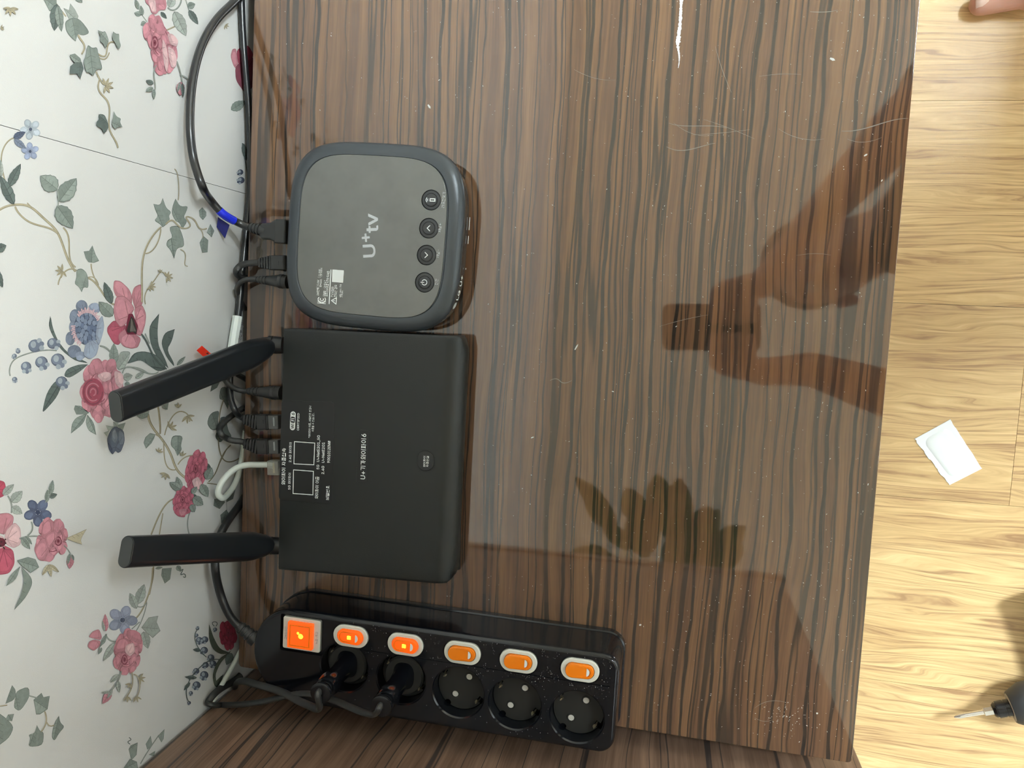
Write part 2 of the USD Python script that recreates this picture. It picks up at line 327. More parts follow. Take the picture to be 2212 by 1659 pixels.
FIN = ['', 'ㄱ', 'ㄲ', 'ㄳ', 'ㄴ', 'ㄵ', 'ㄶ', 'ㄷ', 'ㄹ', 'ㄺ', 'ㄻ', 'ㄼ', 'ㄽ', 'ㄾ', 'ㄿ', 'ㅀ', 'ㅁ', 'ㅂ', 'ㅄ', 'ㅅ', 'ㅆ', 'ㅇ', 'ㅈ', 'ㅊ', 'ㅋ', 'ㅌ', 'ㅍ', 'ㅎ']
VERT = {'ㅏ': (1, 0), 'ㅐ': (1, 1), 'ㅑ': (2, 0), 'ㅓ': (-1, 0), 'ㅔ': (-1, 1), 'ㅕ': (-2, 0), 'ㅣ': (0, 0)}
COMP = {'ㅘ': ('ㅗ', 'ㅏ'), 'ㅚ': ('ㅗ', 'ㅣ'), 'ㅝ': ('ㅜ', 'ㅓ'), 'ㅟ': ('ㅜ', 'ㅣ'), 'ㅢ': ('ㅡ', 'ㅣ'), 'ㅙ': ('ㅗ', 'ㅐ')}
def put(st, x0, x1, y0, y1): return [[(x0+(x1-x0)*a, y0+(y1-y0)*b) for a, b in s] for s in st]
def hangul(ch):
    c = ord(ch)-0xAC00; i, v, f = INI[c//588], VOW[(c % 588)//28], FIN[c % 28]
    S = []; yb = .44 if f else .02
    if f: S += put(JC.get(f, JC['ㄴ']), .12, .82, .0, .30)
    def vert(v, x, y0, y1):
        side, dbl = VERT[v]; out = [[(x, y0), (x, y1)]]; ym = (y0+y1)/2
        ys = [ym] if abs(side) == 1 else ([ym-.12, ym+.12] if side else [])
        for y in ys: out.append([(x, y), (x+(.17 if side > 0 else -.2), y)])
        if dbl: out.append([(x+.16, y0), (x+.16, y1)])
        return out
    def horiz(v, x0, x1, y, up):
        out = [[(x0, y), (x1, y)]]; xm = (x0+x1)/2
        if v in 'ㅗㅛ': out += [[(q, y), (q, y+up)] for q in ([xm] if v == 'ㅗ' else [xm-.13, xm+.13])]
        if v in 'ㅜㅠ': out += [[(q, y), (q, y-up)] for q in ([xm] if v == 'ㅜ' else [xm-.13, xm+.13])]
        return out
    if v in VERT:
        xv = .80 if VERT[v][0] <= 0 or VERT[v][1] else .70
        if VERT[v][1]: xv = .70
        S += put(JC[i], .04, .50 if VERT[v][0] >= 0 else .44, yb+.10 if not f else yb+.08, .92); S += vert(v, xv, yb-.02 if not f else yb-.06, 1.0)
    elif v in COMP:
        h, w = COMP[v]; S += put(JC[i], .12, .52, yb+.36, .96); S += horiz(h, .02, .62, yb+.12, .16); S += vert(w, .78, yb-.04, 1.0)
    else:
        S += put(JC[i], .18, .78, yb+(.40 if v in 'ㅗㅛ' else .46), 1.0)
        S += horiz(v, .0, .96, yb+(.12 if v in 'ㅗㅛㅡ' else .28), .2)
    return S
def text_flat(s, h, bold=.11, depth=.00008, track=.0, bold_latin=False):
    """a trimesh in the xy plane, reading +x, capital height h; centred vertically on the capitals' middle"""
    out, x, run = [], 0.0, ''
    def flush(x, run):
        if run:
            m = meshkit.text_mesh(run, h, depth, bold_latin); out.append(T(m, x)); x += m.bounds[1][0]+h*(.16+track)
        return x
    for ch in s:
        if ch == ' ':
            x = flush(x, run); run = ''; x += h*.42
        elif '가' <= ch <= '힣':
            x = flush(x, run); run = ''
            g = unary_union([LineString(q).buffer(bold*.5, cap_style=2, join_style=2, resolution=3) for q in hangul(ch)])
            g = affinity.scale(g, h*1.12, h*1.12, origin=(0, 0)); g = affinity.translate(g, x, -h*.06)
            out.append(flat(g, 0, depth)); x += h*(1.16+track)
        else: run += ch
    flush(x, run)
    m = cat_(out); m.apply_translation((0, -h/2, 0)); return m
def text_at(s, px, py, z, h, anchor='start', deg=0.0, **kw):
    """lettering lying on a level surface, reading along +y (from the front of the furniture), starting at the photo point"""
    m = text_flat(s, h, **kw); w = m.bounds[1][0]
    if anchor == 'mid': m.apply_translation((-w/2, 0, 0))
    if anchor == 'end': m.apply_translation((-w, 0, 0))
    m = rotz(m, 90+deg); p = onz(px, py, z); m.apply_translation((p[0], p[1], z)); return m
def text_span(s, p0, p1, z, h, **kw):
    """lettering fitted between two photo points"""
    a, b = onz(*p0, z), onz(*p1, z); L = np.linalg.norm(b-a); m = text_flat(s, h, **kw)
    w = m.bounds[1][0]-m.bounds[0][0]; m.apply_translation((-m.bounds[0][0], 0, 0)); m.apply_scale((L/w, 1, 1))
    m = rotz(m, math.degrees(math.atan2(b[1]-a[1], b[0]-a[0]))); m.apply_translation((a[0], a[1], z)); return m

# ------------------------------------------------------------------ room shell
# floor of laminate boards laid along x
fl = thing('floor', 'yellow-brown oak-look laminate floor with boards running to the wall', 'floor', kind='structure')
obj('subfloor', bbox(XW-.05, ROOM_X+.05, ROOM_Y0-.05, ROOM_Y1+.05, ZF-.06, ZF-.008), M['gap'], fl)
PW = .2345; y0s = .0245-PW*8
for r in range(18):
    ya = y0s+r*PW; yb = min(ya+PW, ROOM_Y1); off = [0.0, .62, .31, .93][r % 4]
    if ya < ROOM_Y0: ya = ROOM_Y0
    if yb <= ya: continue
    xs = [XW-.0]+[x for x in np.arange(-.6+off, ROOM_X, 1.21) if x > XW+.1]+[ROOM_X]
    if abs(ya-(.0245-PW)) < .01: xs = [XW, .4085, 1.6, ROOM_X]
    for xa, xb in zip(xs[:-1], xs[1:]):
        obj('plank', bbox(xa+.0002, xb-.0002, ya+.0002, yb-.0002, ZF-.008, ZF+rng.uniform(-.00015, .0)), M['laminate'], fl, smooth=False)
ceil_ = obj('ceiling', bbox(XW-.1, ROOM_X+.1, ROOM_Y0-.1, ROOM_Y1+.1, ZC, ZC+.08), M['ceiling'], kind='structure', label='pale papered ceiling above the room', cat='ceiling')
WY0, WY1, WZ0, WZ1 = -.5, 1.7, .25, 1.55
obj('wall_right', cat_([bbox(ROOM_X, ROOM_X+.1, ROOM_Y0-.1, WY0, ZF-.06, ZC), bbox(ROOM_X, ROOM_X+.1, WY1, ROOM_Y1+.1, ZF-.06, ZC), bbox(ROOM_X, ROOM_X+.1, WY0, WY1, ZF-.06, WZ0), bbox(ROOM_X, ROOM_X+.1, WY0, WY1, WZ1, ZC)]), M['wall_plain'], kind='structure', label='plain pale wall across the room from the flowered wall', cat='wall')
obj('wall_front', bbox(XW-.1, ROOM_X, ROOM_Y0-.1, ROOM_Y0, ZF-.06, ZC), M['wall_plain'], kind='structure', label='plain pale wall behind the tall cabinet', cat='wall')
obj('wall_far', bbox(XW-.1, ROOM_X, ROOM_Y1, ROOM_Y1+.1, ZF-.06, ZC), M['wall_plain'], kind='structure', label='plain pale wall beyond the far end of the low cabinet', cat='wall')
wall = thing('wall_left', 'off-white wallpapered wall printed with pink roses, blue flowers and grey ivy', 'wall', kind='structure')
s0, s1 = onx(0, 268), onx(521, 417); ys = (s0[1]+s1[1])/2
obj('wallpaper_sheet', bbox(XW-.1, XW, ROOM_Y0-.1, ys-.0002, ZF-.06, ZC), M['paper'], wall)
obj('wallpaper_sheet', bbox(XW-.1, XW, ys+.0002, ROOM_Y1+.1, ZF-.06, ZC), M['paper'], wall)

wn = thing('window_1', 'unseen white-framed frosted window across the room, placed to brighten the ceiling', 'window', kind='structure')  # out of view; its glowing panes brighten the ceiling mirrored in the varnish
wm_ = (WY0+WY1)/2
obj('frame', cat_([bbox(ROOM_X-.01, ROOM_X+.08, a_, b_, WZ0, WZ1) for a_, b_ in ((WY0, WY0+.05), (wm_-.03, wm_+.03), (WY1-.05, WY1))]+[bbox(ROOM_X-.01, ROOM_X+.08, WY0+.05, WY1-.05, a_, b_) for a_, b_ in ((WZ0, WZ0+.05), (WZ1-.05, WZ1))]), M['lamp_frame'], wn)
for a_, b_ in ((WY0+.05, wm_-.03), (wm_+.03, WY1-.05)): obj('pane', bbox(ROOM_X+.03, ROOM_X+.036, a_, b_, WZ0+.05, WZ1-.05), M['frosted'], wn, label='glowing frosted pane of the unseen window')
lamp = thing('ceiling_lamp', 'unseen white rectangular panel lamp on the ceiling, lighting the wall and cabinet', 'ceiling lamp', LAMP_C)  # out of view, placed to light the flowered wall and the cabinet top
a, b = LAMP_S[0]/2, LAMP_S[1]/2
obj('diffuser', bbox(-a, a, -b, b, -.012, .075, .006), M['lamp'], lamp)
obj('base', bbox(-a-.03, a+.03, -b-.03, b+.03, .076, .1, .004), M['lamp_frame'], lamp)

# ------------------------------------------------------------------ furniture
TY1 = 0.86
A, B, C_, D = onz(549, 0), onz(515, 1440), onz(1840, 1649), onz(1988, 0)
xb = lambda y: B[0]+(A[0]-B[0])*(y-B[1])/(A[1]-B[1])
xf = lambda y: C_[0]+(D[0]-C_[0])*(y-C_[1])/(D[1]-C_[1])
tv = thing('media_cabinet', 'low glossy dark striped-wood cabinet along the flowered wall', 'cabinet')
q = np.array([(xb(B[1]), B[1]), (xf(C_[1]), C_[1]), (xf(TY1), TY1), (xb(TY1), TY1)])
def round_poly(q, r, k=6):
    p = Polygon(q).buffer(-r).buffer(r, resolution=k); c = np.array(p.exterior.coords)[:-1]
    return c if Polygon(c).exterior.is_ccw else c[::-1]
P = round_poly(q, .0035)
obj('top_panel', loft([ring(inset(P, .0015), -.022), ring(P, -.0205), ring(P, -.0006), ring(inset(P, .0002), -.0002), ring(inset(P, .0006), .0)]), M['top_wood'], tv)
bx0, bx1, by0, by1 = -.345, .140, -.325, .845
obj('body', bbox(bx0, bx1, by0, by1, ZF+.04, -.022), M['edge_wood'], tv)
obj('plinth', bbox(bx0, bx1-.03, by0+.02, by1-.02, ZF, ZF+.04), M['edge_wood'], tv)
for k, (ya, yb_) in enumerate(((by0+.01, .255), (.262, by1-.01))):
    dr = obj('drawer_front', bbox(bx1, bx1+.016, ya, yb_, ZF+.05, -.03, .002), M['side_wood'], tv)
    obj('handle', bbox(bx1+.015, bx1+.032, (ya+yb_)/2-.06, (ya+yb_)/2+.06, -.11, -.10, .002), M['steel'], dr)
# wear on the top
def strip_mesh(pts, w, z=.00006, n=40):
    p = spline([onz(*c) for c in pts], n)[:, :2]; s = LineString(p)
    ws = w*(.25+.75*np.sin(np.linspace(.15, np.pi-.15, n)))
    nrm = np.gradient(p, axis=0); nrm = np.stack([-nrm[:, 1], nrm[:, 0]], 1); nrm /= np.linalg.norm(nrm, axis=1)[:, None]
    return loft([np.array([[*(p[i]-nrm[i]*ws[i]/2), 0], [*(p[i]+nrm[i]*ws[i]/2), 0], [*(p[i]+nrm[i]*ws[i]/2), z], [*(p[i]-nrm[i]*ws[i]/2), z]]) for i in range(n)])
ch = []
c = np.array([(1473, -8), (1470, 30), (1468, 60), (1464, 95), (1466, 112), (1465, 147)])
pl = spline([onz(*k) for k in c], 60)[:, :2]; wd = np.interp(np.arange(60), [0, 20, 36, 42, 50, 59], [.0022, .0018, .0030, .0014, .0010, .0004])*(.7+.6*rng.random(60))
L_ = pl+np.column_stack([wd*.55*(.8+.4*rng.random(60)), np.zeros(60)]); R_ = pl-np.column_stack([wd*.5*(.8+.4*rng.random(60)), np.zeros(60)])
obj('chipped_streak', flat(Polygon(np.vstack([L_, R_[::-1]])).buffer(0), .0, .00015), M['chip'], tv, label='white chipped streak in the varnish')
SCR = [([(1445, 266), (1480, 272), (1530, 272), (1570, 277)], .00055), ([(1440, 317), (1475, 325), (1510, 318), (1545, 309)], .0006), ([(1495, 292), (1560, 287), (1620, 280)], .0003),
       ([(1682, 278), (1715, 295), (1750, 302), (1780, 300)], .0003), ([(1818, 283), (1870, 277), (1920, 262), (1962, 256)], .0007), ([(1830, 300), (1862, 307), (1905, 297)], .00035),
       ([(1720, 552), (1760, 548), (1795, 551)], .0003), ([(1520, 258), (1570, 275), (1630, 300)], .0003), ([(1240, 150), (1290, 170), (1330, 172)], .0003), ([(1750, 25), (1780, 26), (1810, 22)], .0005),
       ([(1188, 822), (1206, 820), (1212, 825), (1235, 822)], .0006), ([(1425, 705), (1480, 690), (1530, 680)], .0004), ([(1640, 165), (1690, 160), (1730, 161)], .0003), ([(1455, 265), (1500, 290), (1540, 292)], .0003),
       ([(1580, 200), (1560, 150), (1545, 100)], .0003), ([(1630, 1530), (1660, 1515), (1700, 1518)], .00035), ([(1630, 1550), (1650, 1558), (1668, 1555)], .0003)]
for pts, w in SCR: obj('scratch', strip_mesh(pts, w), M['scratch'], tv)

tall = thing('tall_cabinet', 'taller striped dark-wood cabinet beside the end of the low cabinet', 'cabinet')
px1, py1, pz1, pd = .1735, YP, .50, .44
obj('side_panel', bbox(XW+.002, px1, py1-.018, py1, ZF, pz1-.018, .001), M['side_wood'], tall)
obj('side_panel', bbox(XW+.002, px1, py1-pd, py1-pd+.018, ZF, pz1-.018, .001), M['side_wood'], tall)
obj('top_panel', bbox(XW+.002, px1+.004, py1-pd-.003, py1+.002, pz1-.018, pz1, .001), M['side_wood'], tall)
obj('back_panel', bbox(XW+.002, XW+.01, py1-pd+.018, py1-.018, ZF+.05, pz1-.018), M['edge_wood'], tall)
for k in range(4):
    zz = ZF+.05+k*.205
    d = obj('drawer_front', bbox(px1-.018, px1-.001, py1-pd+.019, py1-.019, zz, zz+.2, .001), M['side_wood'], tall)
    obj('knob', lathe([(0, .004), (.012, .004), (.013, .010), (.02, .010), (.022, .006)], (px1-.0015, py1-pd/2, zz+.1), (px1+.1, py1-pd/2, zz+.1), 20), M['steel'], d)

# potted plant on the tall cabinet (seen mirrored in the varnish)
pl_ = thing('potted_plant', 'green leafy potted plant on top of the tall cabinet', 'plant', (.02, -.52, pz1))
obj('pot', lathe([(0, .045), (.004, .05), (.10, .066), (.108, .068), (.108, .060), (.095, .058)], (0, 0, 0), (0, 0, 1), 32), M['pot'], pl_)
obj('soil', lathe([(.090, .0565), (.094, .0565)], (0, 0, 0), (0, 0, 1), 24), M['soil'], pl_)
def leaf_blade(p0, p1, w, droop):
    p0, p1 = np.array(p0), np.array(p1); n = 9; t = np.linspace(0, 1, n)
    P = p0+np.outer(t, p1-p0); P[:, 2] += np.sin(t*np.pi*.5)*droop*0-(t**2)*droop
    d = p1-p0; s = np.cross(d, [0, 0, 1.0]); s /= np.linalg.norm(s)+1e-9
    ww = w*np.sin(np.pi*np.clip(t*.92+.06, 0, 1))**.8
    rings = [np.array([P[i]-s*ww[i]/2, P[i]+[0, 0, -.0006], P[i]+s*ww[i]/2, P[i]+[0, 0, .0012]]) for i in range(n)]
    return loft(rings)
lr = random.Random(3); k = 0
for i in range(30):
    a = lr.uniform(0, 2*math.pi); h = lr.uniform(.10, .30); rr = lr.uniform(.02, .12)
    if i < 12: a = math.radians(lr.uniform(40, 140)); rr = lr.uniform(.06, .16)
    st = np.array([.02*math.cos(a), .02*math.sin(a), .09]); en = np.array([rr*math.cos(a), rr*math.sin(a), .1+h])
    obj('leaf_stem', cable([st, (st+en)/2+[0, 0, .03], en], .0013, 10, 6), M['leaf'], pl_)
    L = lr.uniform(.07, .12); tip = en+np.array([math.cos(a)*L, math.sin(a)*L, lr.uniform(-.02, .04)])
    obj('leaf', leaf_blade(en, tip, lr.uniform(.035, .06), .02), M['leaf'], pl_)

# ------------------------------------------------------------------ set-top box
SC, SA, SB, SN, SR = np.array([-.2324, .04871]), .07229, .07231, 3.91, math.degrees(-.04346)
stb = thing('set_top_box', 'gray rounded-square set-top box with four round buttons on top', 'set-top box', (SC[0], SC[1], 0))
def stb_out(ins, n=SN, N=120):
    P = superoutline(SA-ins, SB-ins, n, N); c, s = math.cos(math.radians(SR)), math.sin(math.radians(SR)); return P@np.array([[c, s], [-s, c]])
obj('body', loft([ring(stb_out(.005), .002), ring(stb_out(.0025), .0035), ring(stb_out(.0018), .010), ring(stb_out(.0016), .0225)]), M['stb_front'], stb)
prof = [(.0014, .0222), (.0004, .0232), (.0, .0258), (.0004, .0282), (.0016, .0304), (.0036, .0322), (.0062, .0333), (.0085, .0337), (.0106, .0336), (.0114, .0328)]
obj('rim', loft([ring(stb_out(i, SN+i*20), z) for i, z in prof]), M['rim'], stb)
lidP = superoutline(.0600, .0614, 4.2, 120); c, s = math.cos(math.radians(SR)), math.sin(math.radians(SR)); lidP = lidP@np.array([[c, s], [-s, c]])
BT = [onz(931, 432, .034)[:2]-SC, onz(926, 493, .034)[:2]-SC, onz(921, 551, .034)[:2]-SC, onz(917, 610, .034)[:2]-SC]
lidm = prism(lidP, .0318, .0337, .0004)
cut = to_man(lidm)
for b_ in BT: cut = cut-m3d.Manifold.cylinder(.01, .0078, .0078, 48).translate((b_[0], b_[1], .0328))
obj('lid', tm(cut), M['lid'], stb)
ZL = .0337
def local(m): return T(m, -SC[0], -SC[1], 0)
for k, b_ in enumerate(BT):
    bt = obj('button', lathe([(.0320, .0076), (.0329, .0076), (.0334, .0070), (.0336, .0052), (.0330, .0050), (.0330, .0047), (.0340, .0046), (.0343, .0040)], (b_[0], b_[1], 0), (b_[0], b_[1], 1), 40), M['black'] if False else M['tool_body'], stb,
             label=['remote finder button', 'channel up button', 'channel down button', 'power button'][k])
    obj('ring_groove', lathe([(.0331, .0051), (.0337, .0051), (.0337, .0046), (.0331, .0046)], (b_[0], b_[1], 0), (b_[0], b_[1], 1), 40), M['gap'], bt)  # black ring set in as the shade of the button recess
    if k == 0:
        g = [sbox(-.0012, -.0012, .0012, .0034).difference(sbox(-.0005, -.0004, .0005, .0027))]
        g = [affinity.translate(g[0], 0, -.0024)]
        for rr in (.0010, .0022): g.append(LineString([(rr*math.sin(a), .0016+rr*math.cos(a)) for a in np.linspace(-.75, .75, 9)]).buffer(.00028))
    elif k in (1, 2):
        s_ = 1 if k == 1 else -1; g = [LineString([(-.0020, -.0010*s_), (0, .0011*s_), (.0020, -.0010*s_)]).buffer(.00034)]
    else:
        g = [LineString([(.0020*math.sin(a), .0020*math.cos(a)) for a in np.linspace(.55, 2*np.pi-.55, 24)]).buffer(.0003), LineString([(0, .0028), (0, .0004)]).buffer(.0003)]
    m = rotz(flat(unary_union(g), 0, .0001), 90); obj('icon', T(m, b_[0], b_[1], .0343), M['print'], bt)
TX = lambda m, mat='print', par=None, name='lettering', label=None: obj(name, local(m), M[mat], par or stb, smooth=False, label=label)
m = cat_([text_span('U', (798, 556), (796.5, 528), ZL, .0096, bold_latin=True), text_span('+', (788.5, 523), (787, 504.5), ZL, .0092, bold_latin=True), text_span('tv', (803.5, 503), (802, 461.5), ZL, .0098, bold_latin=True)])
TX(m, 'print_dim', label='large pale U+tv logo')
for s_, px, py in (('리모컨찾기', 958, 432), ('채널+', 950, 492), ('채널-', 946, 548), ('전원', 943, 609)):
    TX(text_at(s_, px, py, ZL, .0021, 'mid', deg=-2.5, bold=.08), 'print_dim')
sp = dict(bold=.13)
m = [text_span(t, (x0, y0), (x1, y1), ZL, h, bold=.12) for t, x0, y0, x1, y1, h in (('소비전력', 686.3, 638.8, 687, 621.5, .0018), ('| 3.0W', 686.6, 620, 687.7, 604.5, .0017), ('| 0.9W', 690, 599, 690.6, 581.7, .0017), ('동작모드', 692.4, 620, 693.9, 602.7, .0012), ('대기모드', 693.9, 596.5, 694.6, 578, .0012),
     ('모델명 : UHD4T', 700.7, 640.3, 702.5, 605.2, .0018), ('최저소비효율기준만족제품', 705.8, 640.3, 709.4, 585.3, .0017), ('TV시청이', 717.4, 641.7, 718.8, 619.3, .0020), ('안되는 경우', 724.2, 641.7, 725.7, 615.3, .0020), ('상담 서비스 문의', 734.7, 642.4, 736.2, 614.2, .0012), ('고객센터', 738.3, 642.8, 739.8, 628, .0011))]
TX(cat_(m))
a_, b_ = onz(711, 656, ZL), onz(715, 583, ZL)
TX(flat(LineString([a_[:2], b_[:2]]).buffer(.0004), ZL, ZL+.00008), name='printed_line')
# KC mark and warning triangle
k_ = [LineString([(0, 0), (0, 5)]), LineString([(0, 2.4), (1.6, 5)]), LineString([(0, 2.6), (1.6, 0)]), LineString([(3.4+2.4*math.cos(t), 2.5+2.4*math.sin(t)) for t in np.linspace(.9, 2*np.pi-.9, 18)]), LineString([(3.4+1.1*math.cos(t), 2.5+1.1*math.sin(t)) for t in np.linspace(.9, 2*np.pi-.9, 12)])]
g = affinity.scale(unary_union([q_.buffer(.30) for q_ in k_]), .00092, .00132, origin=(0, 0)); m = rotz(flat(g, 0, .00008), 87); p_ = onz(703, 656, ZL); TX(T(m, p_[0], p_[1], ZL), name='certification_mark')
g = unary_union([Polygon([(0, 0), (2.4, 4.2), (4.8, 0)]).exterior.buffer(.35), LineString([(2.4, 1.2), (2.4, 2.6)]).buffer(.25)])
m = rotz(flat(affinity.scale(g, .00105, .00098, origin=(0, 0)), 0, .00008), 87); p_ = onz(726, 657, ZL); TX(T(m, p_[0], p_[1], ZL), name='warning_triangle')
qd = [onz(*p, ZL) for p in ((717, 609), (741, 611), (743, 584), (718, 582))]
TX(flat(Polygon([p[:2] for p in qd]).buffer(0), ZL, ZL+.00006), name='white_code_patch')
# maker's mark and tiny marks on the gloss front, wrapped round the outline
def wrap_front(m, ang0, z, ins=.0012):
    """x of m runs along the outline (towards +y), y of m is height"""
    P = stb_out(ins, SN, 1440); a = np.arctan2(P[:, 1], P[:, 0]); o = np.argsort(a); P = P[o]; a = a[o]
    d = np.r_[0, np.cumsum(np.linalg.norm(np.diff(P, axis=0), axis=1))]; d0 = np.interp(ang0, a, d)
    V = m.vertices.copy(); q_ = d0+V[:, 0]; X = np.interp(q_, d, P[:, 0]); Y = np.interp(q_, d, P[:, 1]); X2 = np.interp(q_+1e-4, d, P[:, 0]); Y2 = np.interp(q_+1e-4, d, P[:, 1])
    nx, ny = Y2-Y, -(X2-X); l = np.hypot(nx, ny); m = m.copy(); m.vertices = np.column_stack([X+nx/l*V[:, 2], Y+ny/l*V[:, 2], z+V[:, 1]]); return m
logo = T(flat(Point(0, 0).buffer(.0030), 0, .0002), .003)
obj('lettering', wrap_front(logo, -.70, .0155), M['print_dim'], stb, smooth=False)
obj('lettering', wrap_front(T(text_flat('LG U+', .0048, depth=.0002, bold_latin=True), .0072), -.70, .0155), M['print'], stb, smooth=False)
for a0, w in ((-.30, .0012), (-.02, .0062), (.13, .0100)):
    obj('indicator_mark', wrap_front(flat(sbox(0, -.0005, w, .0005), 0, .0003), a0, .0065), M['print'], stb, smooth=False)
for sx in (-1, 1):
    for sy in (-1, 1): obj('foot', lathe([(0, .006), (.003, .006)], (sx*.045, sy*.045, 0), (sx*.045, sy*.045, 1), 20), M['gap'], stb)

# ------------------------------------------------------------------ router
ZR = .030
R0, R1, R2, R3 = onz(612, 710, ZR), onz(1003, 727, ZR), onz(995, 1266, ZR), onz(600, 1230, ZR)
ro = thing('router', 'matte black wireless router with two flat antennas at its back edge', 'router')
lx = lambda t: (R0*(1-t)+R3*t)[:2]; rx = lambda t: (R1*(1-t)+R2*t)[:2]
# side profile along x: square at the back, rolled over at the front
prof = [(0.0, .004), (0.0, ZR-.001), (.0006, ZR)]
prof += [(x, ZR) for x in (.02, .06, .10)]
Lr = np.linalg.norm(R1-R0); rr = .017
for t in np.linspace(0, 1, 12): prof.append((Lr-rr+rr*math.sin(t*np.pi/2), ZR-rr+rr*math.cos(t*np.pi/2)))
prof += [(Lr-.0015, .008), (Lr-.006, .004)]
prof = np.array(prof)
rings = []
n_ = 26
for t in np.r_[0, .004, np.linspace(.012, .988, n_), .996, 1]:
    a_, b_ = lx(t), rx(t); e = 1-min(t, 1-t)/.012 if min(t, 1-t) < .012 else 0
    cor = .006*max(0, 1-min(t, 1-t)/.05)**2
    u = (b_-a_)/np.linalg.norm(b_-a_); zz = prof[:, 1]-np.where(prof[:, 1] > .02, .0008*e, 0); X = np.minimum(prof[:, 0], Lr-cor)
    rings.append(np.column_stack([a_[0]+u[0]*X, a_[1]+u[1]*X, zz]))
mr = loft(rings)
if mr.volume < 0: mr.invert()
obj('shell', mr, M['router'], ro, smooth=35)
base = Polygon([lx(.02)+[.004, 0], rx(.02)-[.008, 0], rx(.98)-[.008, 0], lx(.98)+[.004, 0]])
obj('base', flat(base, .0012, .0045), M['gap'], ro)
def quad(pts, z0, z1, r, name, mat, par=ro, bev=.0002, label=None):
    p = np.array([onz(*c, ZR)[:2] for c in pts]); c = round_poly(p, r, 8); return obj(name, prism(c, z0, z1, bev), mat, par, label=label)
lab = quad([(609, 864), (724, 869), (718, 1089), (602, 1080)], ZR-.0002, ZR+.00035, .0035, 'label_film', M['router_label'], label='black information film at the back edge')
ZT = ZR+.00035
RT = lambda m, mat='print', name='lettering', par=lab, label=None: obj(name, m, M[mat], par, smooth=False, label=label)
RS_ = lambda L, z=None, par=None: RT(cat_([text_span(t, (x0, y0), (x1, y1), z or ZT, h, bold=b, bold_latin=True) for t, x0, y0, x1, y1, h, b in L]), par=par or lab)
RS_([('와이파이 자동접속', 612, 1046.7, 613.7, 968, .0029, .15)])
RS_([('5G 와이파이', 624.8, 1057.8, 625.9, 1021.4, .0020, .13), ('2.4G 와이파이', 626.6, 998.5, 627.6, 955.5, .0020, .13)])
for pts in (((633, 1066), (676, 1069), (677, 1018), (634, 1015)), ((635, 1002), (678, 1004), (680, 957), (636, 954))):
    p = Polygon([onz(*c, ZT)[:2] for c in pts]); RT(flat(p.exterior.buffer(.00035, join_style=2), ZT, ZT+.00008), name='printed_frame')
RS_([('와이파이 이름', 683.8, 1076.9, 685.5, 1029.4, .0026, .14), ('5G  U+NetE201_5G', 686.6, 1013.8, 688.3, 940.3, .0022, .1), ('2.4G  U+NetE201', 697.3, 1024.2, 698.7, 955.5, .0022, .1), ('비밀번호', 707, 1079.7, 708.4, 1049, .0025, .14), ('9001012EM#', 709.8, 1000, 711.2, 952, .0023, .1)])
RS_([('*와이파이 이름, 비밀번호 변경시', 668.2, 946, 670.3, 876.8, .0016, .12), ('사용할 수 없습니다.', 675.5, 932.3, 676.9, 891.7, .0016, .12)])
# wireless badge
bp = onz(632.5, 909, ZT)
g = rrect(-.0078, .0078, -.0023, .0023, .0023); g2 = Polygon(g).difference(Polygon(rrect(-.0017, .0034, -.0019, .0019, .0012)))
RT(T(rotz(flat(g2, 0, .00006), 88), bp[0], bp[1], ZT), name='badge')
def badge(s, x, h, mat, dz): 
    m = text_flat(s, h, bold_latin=True); w = m.bounds[1][0]; m.apply_translation((x-w/2, 0, dz)); RT(T(rotz(m, 88), bp[0], bp[1], ZT), mat, par=lab)
badge('Wi', -.0045, .0025, 'gap', .00006); badge('Fi', .0008, .0026, 'print', 0); badge('6', .0055, .0026, 'gap', .00006)
RS_([('CERTIFIED', 643.8, 929.9, 644.5, 892.4, .0017, .1)])
lg = quad([(776, 928), (799, 931), (792, 1044), (769, 1042)], ZR-.0002, ZR+.0003, .002, 'logo_plate', M['router_label'])
RT(text_span('U+기가와이파이6', (783.6, 1035.3), (786, 936.8), ZR+.0003, .0037, bold=.13, bold_latin=True), par=lg)
bt = quad([(903, 974), (938, 975), (936, 1017), (902, 1016)], ZR, ZR+.0007, .0064, 'button', M['router_label'], bev=.0003)
pb = np.array([onz(*c, ZR)[:2] for c in [(903, 974), (938, 975), (936, 1017), (902, 1016)]]); cb = Polygon(round_poly(pb, .0064, 8))
obj('groove', flat(cb.buffer(.0007).difference(cb), ZR-.0001, ZR+.0002), M['gap'], bt)  # thin black ring drawn round the button as the shade of its gap
RS_([('와이파이', 916.5, 1008.6, 917.1, 985, .0016, .12), ('자동연결', 923, 1008.6, 924.1, 985, .0016, .12)], ZR+.0007, bt)
p_ = onz(909, 994, ZR); obj('indicator_hole', lathe([(0, .0008), (.0001, .0008)], (p_[0], p_[1], ZR+.0007), (p_[0], p_[1], 1), 16), M['gap'], bt)
for t_ in (.1, .9):
    for f_ in (.12, .88):
        c = lx(t_)*(1-f_)+rx(t_)*f_; obj('foot', lathe([(0, .006), (.0015, .006)], (*c, 0), (*c, 1), 20), M['gap'], ro)
